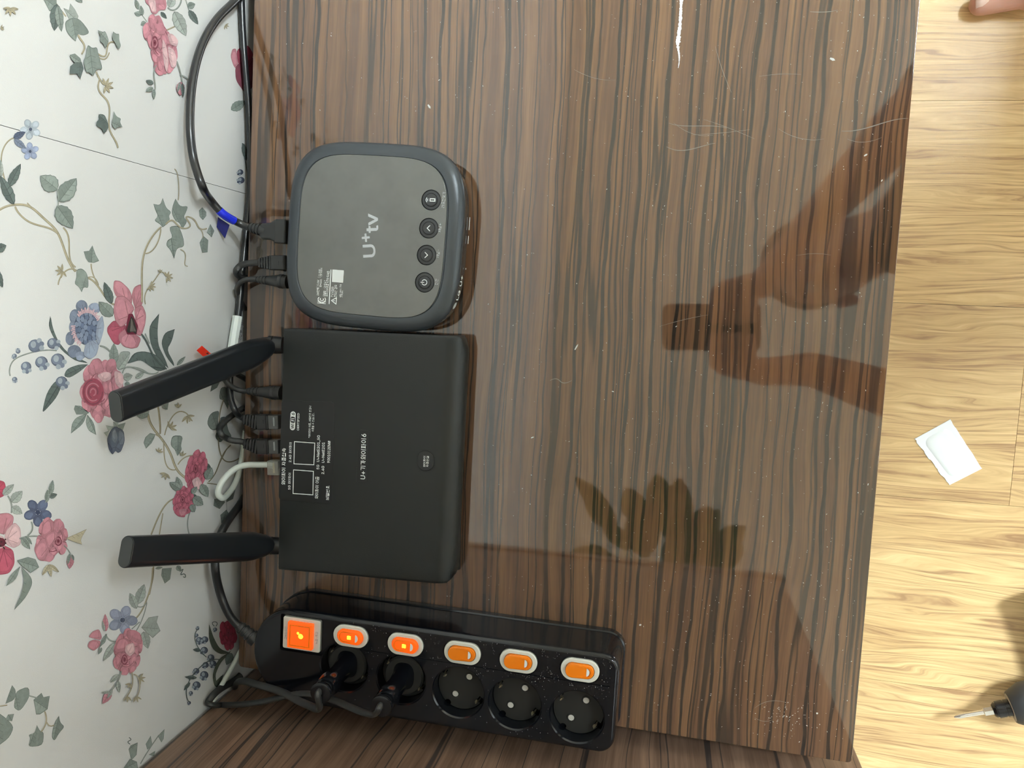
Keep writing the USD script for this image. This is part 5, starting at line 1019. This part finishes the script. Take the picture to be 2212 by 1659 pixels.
for P_ in ([(1590, 310), (1640, 300), (1625, 380), (1640, 440), (1580, 450), (1545, 400), (1560, 340)], [(1640, 350), (1690, 345), (1700, 440), (1735, 500), (1680, 505), (1640, 545), (1600, 490), (1650, 420)], [(1645, 130), (1690, 120), (1720, 200), (1700, 290), (1665, 220), (1635, 215)], [(1600, 80), (1640, 90), (1620, 130), (1570, 160), (1580, 110)], [(1600, 960), (1660, 955), (1680, 985), (1640, 1035), (1595, 1010)], [(1690, 1040), (1715, 1080), (1690, 1130), (1655, 1160), (1645, 1080)], [(1690, 900), (1760, 880), (1740, 960), (1690, 985)]): p.leafpoly(P_, col=(118, 126, 120))
p.stem([(1670, 220), (1640, 330), (1640, 420)], 9, (160, 150, 128)); p.stem([(1630, 510), (1645, 620), (1690, 680), (1780, 660), (1830, 590)], 9, (150, 140, 116)); p.stem([(1690, 590), (1640, 690)], 8, (150, 140, 116)); p.stem([(1690, 985), (1695, 1050)], 4, GREEN2)
p.build('printed_ivy')
c0 = (15, 1280)
for P_ in ([(-30, 815), (35, 830), (47, 890), (30, 940), (-30, 962)],): p.petal(P_, (-40, 890), (186, 84, 104))
for P_, b_ in (([(-40, 1075), (60, 1062), (105, 1090), (90, 1180), (30, 1230), (-40, 1200)], PINK), ([(40, 1200), (110, 1130), (155, 1180), (158, 1300), (100, 1330), (30, 1290)], PINKL), ([(20, 1300), (100, 1340), (112, 1440), (70, 1518), (-30, 1530), (-30, 1330)], (186, 92, 112)), ([(-30, 1230), (30, 1240), (40, 1320), (-30, 1340)], PINKL)): p.petal(P_, c0, b_)
p.poly(Point(8, 1285).buffer(34), (110, 52, 66))
for k in range(7): p.poly(Point(20+22*math.cos(k), 1290+40*math.sin(k*1.7)).buffer(6), (60, 50, 50))
p.rose(390, 1260, 110, 155, 0, [(370, 1105), (405, 1132), (440, 1105), (478, 1140), (492, 1240), (480, 1330), (420, 1370), (380, 1432), (340, 1425), (290, 1420), (252, 1340), (270, 1280), (310, 1240), (320, 1150)], PINK, (435, 1275))
for P_ in ([(320, 1150), (370, 1105), (405, 1140), (400, 1210), (330, 1260), (305, 1240)], [(400, 1140), (440, 1105), (478, 1140), (470, 1190), (410, 1200)], [(310, 1250), (360, 1260), (370, 1350), (330, 1420), (285, 1415), (255, 1340)], [(330, 1240), (410, 1190), (440, 1230), (400, 1290), (360, 1340)]): p.petal(P_, (420, 1270), PINK)
p.build('printed_rose')
p.bloom(282, 1060, 105, 5, .3, (96, 104, 128), (70, 78, 104)); p.stem([(235, 1135), (240, 1190), (210, 1230)], 12, GREEN2); p.stem([(150, 1255), (210, 1240), (300, 1240)], 12, GREEN2); p.stem([(60, 940), (85, 1000), (85, 1060)], 12, GREEN2); p.leaf(85, 985, 168, 900, 75, GREEN2); p.leaf(85, 1020, 168, 1070, 66, GREEN2); p.leaf(20, 930, 105, 850, 56, GREEN2); p.leaf(160, 1250, 225, 1335, 50); p.leaf(190, 1240, 240, 1300, 30)
p.leaf(375, 930, 395, 818, 42); p.leaf(350, 985, 355, 890, 36); p.leaf(365, 945, 428, 925, 40, GREEND); p.stem([(340, 985), (370, 940), (380, 900)], 7, GREEN2)
p.leafpoly([(490, 1255), (570, 1220), (648, 1184), (602, 1260), (612, 1300), (550, 1280)], (490, 1256), (645, 1186), TAN); p.stem([(480, 1310), (520, 1360), (530, 1400)], 8, GREEN2); p.leaf(528, 1385, 520, 1482, 56, PINK); p.leaf(520, 1370, 505, 1450, 26, GREEN); p.leaf(535, 1375, 552, 1420, 22, GREEN); p.leafpoly([(128, 1420), (210, 1394), (265, 1410), (292, 1470), (230, 1512), (160, 1460)], (128, 1420), (290, 1470)); p.leafpoly([(160, 1465), (235, 1545), (242, 1600), (190, 1700), (105, 1790), (165, 1650), (180, 1560)], (160, 1465), (110, 1785)); p.leafpoly([(152, 1462), (122, 1560), (45, 1612), (70, 1535)], (152, 1462), (48, 1610)); p.tuft(365, 1450, 95, 3, 1.75)
p.build('printed_flower_spray')
p.leafpoly([(1210, 1480), (1282, 1474), (1270, 1560), (1230, 1592), (1203, 1530)]); p.line([(1345, 1500), (1365, 1490), (1350, 1525), (1375, 1520), (1385, 1540), (1370, 1542)], 7, GREEND); p.leaf(1320, 1460, 1350, 1500, 40); p.leaf(1160, 1480, 1215, 1470, 22); p.stem([(1140, 1480), (1135, 1560), (1115, 1670)], 12)
p.build('printed_ivy')
p = Print((0, 1179))
p.stem([(1145, 150), (1130, 290), (1095, 400), (1060, 480), (985, 570)], 12); p.stem([(1095, 430), (1060, 550), (1010, 645)], 8, GREEN2); p.stem([(1095, 420), (1060, 455), (1020, 450)], 8, GREEN2); p.stem([(870, 715), (820, 705), (790, 665)], 12, GREEN2); p.stem([(1040, 570), (985, 620)], 8, GREEN2)
p.leaf(1025, 435, 1078, 286, 74, GREEN2); p.leaf(1020, 470, 968, 352, 62, GREEN2); p.leafpoly([(1055, 610), (1110, 535), (1182, 523), (1170, 570), (1198, 635), (1140, 688), (1090, 645)], (1055, 610), (1190, 620), GREEN2); p.leaf(1070, 640, 1105, 768, 72, GREEN2)
p.bloom(915, 555, 110, 5, -1.2, (142, 148, 166), BLUED); p.leaf(790, 640, 785, 508, 44, PINK); p.leaf(780, 640, 765, 560, 22, GREEN2); p.leafpoly([(800, 655), (790, 720), (745, 755), (705, 835), (740, 760), (760, 690)], (800, 655), (705, 835)); p.leaf(862, 722, 768, 862, 52, GREEN2); p.leaf(760, 760, 735, 810, 24)
p.petal([(690, 640), (740, 620), (762, 680), (750, 705), (690, 690), (660, 680)], (750, 700), PINK); p.petal([(665, 715), (700, 700), (752, 710), (745, 750), (700, 787), (652, 755)], (750, 700), PINK)
p.rose(955, 790, 100, 165, .2, [(950, 628), (1000, 628), (1055, 660), (1062, 740), (1035, 820), (1010, 920), (975, 938), (935, 956), (858, 912), (870, 840), (846, 790), (880, 700), (930, 685)], PINK, (930, 850))
for P_ in ([(945, 632), (1000, 628), (1055, 665), (1060, 740), (1010, 720), (950, 690)], [(880, 700), (940, 685), (990, 730), (950, 780), (870, 800), (850, 785)], [(940, 740), (1000, 720), (1010, 790), (970, 830), (930, 790)], [(862, 810), (910, 790), (900, 880), (870, 910)]): p.petal(P_, (930, 850), PINKL if P_[0][0] == 940 else PINK)
p.stem([(905, 940), (870, 1030), (820, 1090)], 9, GREEN2); p.leaf(890, 960, 822, 1022, 34, GREEN2); p.leaf(880, 1005, 892, 1098, 32, GREEN2); p.leaf(830, 1085, 765, 1180, 56, PINK); p.leaf(840, 1075, 800, 1140, 26, GREEN2); p.leaf(825, 1090, 755, 1100, 24, GREEN2); p.stem([(985, 945), (985, 1050), (935, 1140)], 8); p.stem([(1000, 960), (1040, 1000), (1035, 1100), (1005, 1150)], 8); p.tuft(1040, 990, 48, 4, .6); p.tuft(975, 1030, 42, 3, 2.6); p.tuft(950, 1125, 45, 3, 1.9); p.tuft(1015, 1125, 48, 3, 1.6)
p.build('printed_rose')
for P_ in ([(90, 1040), (120, 1080), (110, 1150), (40, 1180), (60, 1120)], [(120, 1085), (215, 1048), (222, 1130), (150, 1238), (102, 1210), (110, 1150)], [(250, 1150), (310, 1098), (325, 1130), (372, 1120), (355, 1220), (300, 1258), (270, 1260), (260, 1200)], [(-20, 1240), (50, 1290), (105, 1352), (70, 1432), (-20, 1500)], [(275, 1338), (300, 1385), (328, 1392), (320, 1492), (208, 1502), (228, 1440), (212, 1410), (258, 1400)], [(440, 1268), (450, 1320), (484, 1350), (440, 1400), (408, 1458), (385, 1430), (398, 1340)], [(60, 1260), (105, 1255), (90, 1310), (40, 1300)]): p.leafpoly(P_)
p.stem([(220, 1120), (275, 1135)], 10, GREEN2); p.stem([(-20, 1200), (50, 1190)], 10); p.stem([(335, 1240), (345, 1310), (310, 1385)], 11); p.stem([(350, 1320), (375, 1345), (402, 1340)], 9)
p.build('printed_ivy')
for x, y, r, a in ((1488, 705, 26, 1.6), (1530, 700, 26, 2.2), (1468, 668, 14, 2), (1474, 618, 14, 5), (1606, 625, 16, 2), (1525, 780, 28, 2.4), (1575, 835, 26, 2.0), (1535, 890, 24, 2.4), (1465, 935, 24, 2.2), (1525, 965, 32, 1.9), (1468, 1040, 30, 2.0), (1425, 1100, 16, 1.8), (1412, 1172, 14, 1.8), (1590, 880, 26, 2)): p.bell(x, y, r, a, (98, 106, 122))
p.stem([(1475, 625), (1455, 680), (1480, 760), (1540, 830)], 6, GREEND); p.stem([(1640, 850), (1560, 860), (1470, 930), (1400, 1040), (1395, 1130), (1412, 1165)], 7, GREEND); p.leaf(1500, 780, 1440, 775, 30, GREEND); p.leaf(1470, 985, 1380, 980, 30, GREEND); p.leaf(1420, 1020, 1372, 1080, 26, GREEND)
p.leafpoly([(1562, 585), (1592, 680), (1640, 770), (1715, 800), (1650, 812), (1590, 775), (1558, 690)], (1715, 800), (1562, 585), (88, 96, 84)); p.leafpoly([(1730, 780), (1650, 860), (1605, 960), (1612, 1015), (1668, 960), (1640, 1060), (1600, 1050), (1585, 960), (1625, 850)], (1730, 780), (1620, 1055), (88, 96, 84))
p.rose(1705, 650, 62, 120, 0, [(1660, 575), (1720, 555), (1765, 640), (1760, 720), (1690, 775), (1648, 690)], (160, 66, 84)); p.stem([(1600, 600), (1590, 570), (1615, 570), (1612, 600)], 5, GREEND); p.leaf(1730, 800, 1690, 890, 60, GREEND)
p.build('printed_bluebell')
for P_ in ([(960, 1520), (975, 1490), (1028, 1468), (1020, 1560), (980, 1602)], [(1088, 1480), (1125, 1418), (1138, 1490), (1100, 1522)], [(1178, 1420), (1228, 1368), (1222, 1440), (1205, 1468)], [(915, 1670), (970, 1590), (1022, 1612), (1032, 1670), (990, 1730)], [(1110, 1560), (1160, 1530), (1150, 1570)]): p.leafpoly(P_)
p.stem([(1050, 1625), (1100, 1540), (1185, 1415)], 8, GREEN2); p.line([(965, 1432), (975, 1450), (958, 1460), (970, 1480)], 6, GREEND)
p.build('printed_ivy')
# dark sprays low on the paper, behind the cabinet's back edge
p = Print((440, 1140))
p.stem([(300, 560), (330, 480), (370, 300), (460, 180)], 10, (120, 116, 100)); p.leafpoly([(300, 480), (340, 520), (325, 620), (290, 560)], col=GREEND); p.leafpoly([(400, 430), (470, 440), (460, 560), (410, 520)], col=GREEND)
p.build('printed_ivy')
# the paper's pattern repeats: the same sprays again further up the wall and along it
pat = [c.GetPath() for c in wall.GetChildren() if c.GetName().startswith('printed_')]
for dz, dy in ((.28, .30), (.28, -.28), (.56, .02), (0, .60), (0, .30 if False else .62)):
    for k, c in enumerate(pat):
        if (dz, dy) == (0, .62): break
        n_ = UsdGeom.Xform.Define(stage, str(wall.GetPath())+'/'+numbered(str(wall.GetPath()), str(c.name).rsplit('_0', 1)[0]))
        n_.GetPrim().GetReferences().AddInternalReference(c); n_.AddTranslateOp().Set(Gf.Vec3d(.0002+.0001*k/40, dy, dz))

# ------------------------------------------------------------------ the person taking the photograph, with the phone
def human(bones, res, sm=12):
    out = []
    for a, ra, b_, rb in bones:
        s1 = m3d.Manifold.sphere(ra, 20).translate(tuple(map(float, a))); s2 = m3d.Manifold.sphere(rb, 20).translate(tuple(map(float, b_))); out.append(m3d.Manifold.batch_hull([s1, s2]))
    m = m3d.Manifold.batch_boolean(out, m3d.OpType.Add).refine_to_length(res); t = tm(m); t.merge_vertices(); trimesh.smoothing.filter_taubin(t, lamb=.5, nu=.52, iterations=sm); return t
def chain(*pr): return [(pr[i][0], pr[i][1], pr[i+1][0], pr[i+1][1]) for i in range(len(pr)-1)]
V3 = lambda *a: np.array(a, float)
pe = thing('person', 'barefoot person in dark shirt leaning over the cabinet with a phone, big toe in view', 'person')
hipR, hipL, kneR, kneL, ankR, ankL = V3(.78, .46, .47), V3(.81, .29, .47), V3(.61, .50, .07), V3(.86, .27, .06), V3(.535, .435, -.315), V3(.91, .25, -.315)
pel, waist, chest, neck, head = V3(.79, .375, .48), V3(.67, .32, .64), V3(.48, .215, .80), V3(.37, .15, .90), V3(.285, .11, .965)
shR, shL, elR, elL, wrR, wrL = V3(.42, .385, .83), V3(.47, .02, .83), V3(.345, .33, .61), V3(.42, -.13, .63), V3(.195, .135, .655), V3(.215, -.075, .640)
def cam2w(u, v, w): return CAM+RM@np.array([u, v, w])
bones = chain((pel, .105), (waist, .105), (chest, .115), (neck, .055), (head, .07))
bones += [(chest+V3(0, .08, .02), .085, chest+V3(0, -.08, .02), .085), (pel+V3(0, .07, 0), .095, pel+V3(0, -.07, 0), .095)]
for h, k, a in ((hipR, kneR, ankR), (hipL, kneL, ankL)): bones += chain((h, .082), (k, .056)) + chain((k, .056), (k*.7+a*.3+V3(.015, 0, 0), .055), (a, .036))
for s_, e, w_ in ((shR, elR, wrR), (shL, elL, wrL)): bones += [(chest+V3(0, 0, .03), .06, s_, .050)]+chain((s_, .050), (e, .040))+chain((e, .040), (e*.6+w_*.4, .038), (w_, .026))
hd_ = (V3(.08, 0, .64)-head); hd_ /= np.linalg.norm(hd_); upv = V3(-.55, -.05, .8); upv -= hd_*(upv@hd_); upv /= np.linalg.norm(upv); sd = np.cross(hd_, upv)
bones += [(head+upv*.035, .082, head-upv*.045+hd_*.025, .058), (head-upv*.07+hd_*.035, .034, head-upv*.05+hd_*.03, .045), (head+hd_*.080-upv*.002, .009, head+hd_*.094-upv*.030, .012)]
for s_ in (-1, 1): bones.append((head+sd*s_*.078-upv*.01, .014, head+sd*s_*.080-upv*.035, .009))
# feet
def foot(ank, tip, side, res):
    """tip: front of the big toe; side: unit vector from the big toe towards the little toe"""
    ax = V3(ank[0]-tip[0], ank[1]-tip[1]-side[1]*.030, 0); ax /= np.linalg.norm(ax)
    heel = V3(ank[0], ank[1], ZF+.030)+ax*.035; ball = tip+ax*.062; ball[2] = ZF+.021; b2 = ball+side*.058+ax*.012; b2[2] = ZF+.016
    B_ = chain((ank, .036), (heel, .030))+[(ank-V3(0, 0, .02), .034, ball+side*.015+ax*.03+V3(0, 0, .012), .024), (heel, .028, ball, .020), (heel, .026, b2, .016), (ball, .020, b2, .016)]
    toe0 = tip+ax*.0135; toe0[2] = ZF+.0132
    tm_ = tip+ax*.034-side*.0018; tm_[2] = ZF+.0150
    B_ += chain((toe0, .0122), (toe0+ax*.008+V3(0, 0, .0006), .0132), (tm_, .0122), (ball, .017))
    for k in range(4):
        off = .0235+.0155*k; t_ = tip+side*off+ax*(.004+.0055*k*k*.55+.008); t_[2] = ZF+.0085-.0005*k; r_ = .0085-.0006*k
        m_ = t_+ax*.020; m_[2] = ZF+.0135; e_ = t_+ax*.048; e_[2] = ZF+.016
        B_ += chain((t_, r_), (m_, r_*.92), (e_, r_*1.25))
    return B_
tipR = onz(2090.5, 12, ZF+.0132); tipR = V3(tipR[0], tipR[1]-.0015, ZF+.013)
footR = foot(ankR, tipR, V3(0.10, .995, 0), .004); footL = foot(ankL, V3(.685, .23, ZF+.013), V3(.06, -.998, 0), .004)
body = human(bones+footL, .014, 8)
# hands (in the frame of the phone: u along its length, v across, w towards the face)
def hand(sgn, wr):
    v0 = -.058 if sgn < 0 else .0135
    c = lambda u, v, w: cam2w(u, v0+sgn*v, w)
    B_ = [(wr, .026, c(.135, .030, .000), .020), (c(.135, .030, .0), .019, c(.082, .022, -.006), .014), (c(.135, .026, .002), .018, c(.100, .018, -.004), .013)]
    for k, (u, L) in enumerate(((.070, .036), (.088, .042), (.106, .040), (.123, .032))):
        B_ += chain((c(u, .019, -.006), .0095), (c(u-.002, .003, -.0115), .0085), (c(u-.003, -.010, -.0085-.0015), .0078), (c(u-.003, -.010-L*.35, -.0085), .0072))
    B_ += chain((c(.128, .026, .010), .012), (c(.106, .012, .0205), .0100), (c(.086, -.004, .0190), .0085))
    return B_
hands = [human(hand(-1, wrL), .0035, 6), human(hand(1, wrR), .0035, 6)]
rf = human([(kneR*.15+ankR*.85, .038, ankR, .036)]+footR, .0035, 8)
bodyM = m3d.Manifold.batch_boolean([to_man(trimesh.Trimesh(m.vertices, m.faces)) for m in (body, rf, *hands)], m3d.OpType.Add)
bodyT = tm(bodyM) if not bodyM.is_empty() else cat_([body, rf, *hands])
bd = obj('body', bodyT, M['skin'], pe, smooth=True)
shirt = chain((pel+V3(0, 0, .03), .118), (waist, .121), (chest, .130), (neck+V3(.03, 0, -.03), .070))+[(chest+V3(0, .09, .02), .098, chest+V3(0, -.09, .02), .098)]
for s_, e in ((shR, elR), (shL, elL)): shirt += [(chest+V3(0, 0, .03), .075, s_, .064), (s_, .064, s_*.35+e*.65, .056)]
obj('shirt', human(shirt, .02, 10), M['shirt'], pe, smooth=True, label='dark loose shirt')
sh = [(pel+V3(0, .07, 0), .108, pel+V3(0, -.07, 0), .108)]
for h, k in ((hipR, kneR), (hipL, kneL)): sh.append((h, .100, h*.25+k*.75, .080))
obj('shorts', human(sh, .02, 8), M['shorts'], pe, smooth=True, label='dark shorts')
hm_ = human([(head+upv*.045-hd_*.012, .090, head+upv*.01-hd_*.032, .082), (head-upv*.03-hd_*.04, .06, head+upv*.03-hd_*.02, .085)], .010, 8)
obj('hair', hm_, M['hair'], pe, smooth=True, label='short dark hair')
for s_ in (-1, 1):
    ey = head+hd_*.074+sd*s_*.031+upv*.004; obj('eye', T(trimesh.creation.icosphere(3, .012), *ey), M['eye'], pe, smooth=True)
    obj('eyebrow', tube([ey+upv*.018-sd*.018+hd_*.006, ey+upv*.023+hd_*.010, ey+upv*.019+sd*.018+hd_*.006], .0032, 8), M['hair'], pe)
mo = head+hd_*.080-upv*.056; obj('mouth', tube([mo-sd*.022-hd_*.004, mo+hd_*.006, mo+sd*.022-hd_*.004], .0048, 10, .003), M['lip'], pe)
# nail of the big toe in view
axf = V3(ankR[0]-tipR[0], ankR[1]-tipR[1]-.030, 0); axf /= np.linalg.norm(axf); sdf = V3(-axf[1], axf[0], 0)
nc = tipR+axf*.0155; N_ = 9; nl = []
for i in range(8):
    t = i/7; row = []
    for k in range(N_):
        a = (k/(N_-1)-.5)*1.35; wv = .0098; x = nc+axf*(t*.0165-.0105); zz = ZF+.0132+.0140*math.cos(a)-.0012+.0006*math.sin(t*np.pi)-(.0022 if t < .1 else 0); row.append(x+sdf*wv*math.sin(a)*(1.0-.15*t)+V3(0, 0, zz-x[2]))
    nl.append(row)
nl = np.array(nl); Vn = np.vstack([nl.reshape(-1, 3), nl.reshape(-1, 3)-[0, 0, .003]]); Fn = []
for i in range(7):
    for k in range(N_-1):
        a = i*N_+k; Fn += [(a, a+1, a+N_), (a+1, a+N_+1, a+N_)]
nm = trimesh.Trimesh(Vn[:72], Fn, process=False)
nm = trimesh.Trimesh(np.vstack([nm.vertices, nm.vertices-[0, 0, .002]]), np.vstack([nm.faces, nm.faces[:, ::-1]+72]), process=False)
obj('toenail', nm, M['nail'], pe, smooth=True, label='pale nail of the big toe')
ph = thing('phone', 'dark phone held level over the cabinet by the person', 'phone')
pm = prism(rrect(-.014, .133, -.058, .0135, .010, 8), .0022, .0098, .0008); Vp = np.array([cam2w(*v) for v in pm.vertices])
obj('phone_body', trimesh.Trimesh(Vp, pm.faces, process=False), M['phone'], ph)
pm = prism(rrect(.012, .026, -.034, -.020, .006, 8), .0008, .0024, .0); Vp = np.array([cam2w(*v) for v in pm.vertices]); obj('camera_lens', trimesh.Trimesh(Vp, pm.faces, process=False), M['stb_front'], ph)

# ------------------------------------------------------------------ dust
def fleck(x, y, z, r, a, el):
    k = 5; t = np.linspace(0, 2*np.pi, k, endpoint=False); X, Y = r*np.cos(t)*el, r*np.sin(t)
    P = np.column_stack([x+X*math.cos(a)-Y*math.sin(a), y+X*math.sin(a)+Y*math.cos(a), np.full(k, z)])
    return P
def dust_mesh(pts):
    V, F, n = [], [], 0
    for x, y, z, r, a, el, h in pts:
        P = fleck(x, y, z, r, a, el); V += [*P, (x, y, z+h)]; F += [(n+i, n+(i+1) % 5, n+5) for i in range(5)]+[(n, n+2, n+1), (n, n+3, n+2), (n, n+4, n+3)]; n += 6
    return trimesh.Trimesh(np.array(V), F, process=False)
dr_ = random.Random(11); pts = []
while len(pts) < 900:
    px, py = dr_.uniform(560, 1980), dr_.uniform(0, 1640); x, y, _ = onz(px, py)
    if not (xb(y)+.004 < x < xf(y)-.002 and y > B[1]+.004): continue
    if x < -.145 and -.24 < y < .13 or (y < -.245 and x < -.02): continue
    dens = .25+.75*((px > 1350)*.5+(py > 1000)*.35+.15)
    if px > 1640 and py > 1300: dens = 1
    if dr_.random() > dens: continue
    big = dr_.random() < .05; pts.append((x, y, .00005, dr_.uniform(.00010, .00025)*(1.7 if big else 1), dr_.uniform(0, 6.3), dr_.choice((1, 1, 1.4, 2.6)), .00012))
for px, py, r, el, a in ((927, 230, .0009, 2.4, -.9), (1245, 750, .0006, 5, 1.1), (1798, 128, .0010, 2.2, -.4), (1870, 335, .0007, 2.2, .6), (1765, 1541, .0008, 1, 0), (1383, 1350, .0008, 1.4, .5), (1905, 390, .0005, 2, 1), (1150, 945, .0005, 3, .4)):
    x, y, _ = onz(px, py); pts.append((x, y, .00005, r, a, el, .0002))
for k in range(90):
    x, y, _ = onz(1690+dr_.gauss(0, 45), 1545+dr_.gauss(0, 22)); pts.append((x, y, .00005, dr_.uniform(.00012, .00028), dr_.uniform(0, 6), dr_.choice((1, 2, 3)), .00012)) if x < xf(y)-.003 else None
du = obj('dust', dust_mesh(pts), M['dust'], smooth=False, label='white dust specks and lint scattered over the glossy cabinet top', cat='dust', kind='stuff')
pts = []
for k in range(700):
    u_ = dr_.choice((dr_.uniform(-.06, uR-.006), dr_.gauss(.11, .035))); v_ = dr_.choice((dr_.gauss(vg, .004), dr_.uniform(vB+.004, vT-.004), dr_.gauss(vT-.005, .004)))
    if not (uL+.02 < u_ < uR-.005 and vB+.004 < v_ < vT-.003): continue
    if any(abs(u_-c[0]) < .0162 and abs(v_-c[1]) < .0102 for c in SW) or any(np.hypot(u_-c[0], v_-c[1]) < RS+.001 for c in SOCK) or (abs(u_-MS[0]) < .019 and abs(v_-MS[1]) < .016): continue
    pts.append((u_, v_, HS+.00002, dr_.uniform(.00009, .00022), dr_.uniform(0, 6), dr_.choice((1, 1, 2)), .00006))
obj('dust', dust_mesh(pts), M['dust'], ps, smooth=False, kind='stuff', label='fine dust on the strip')
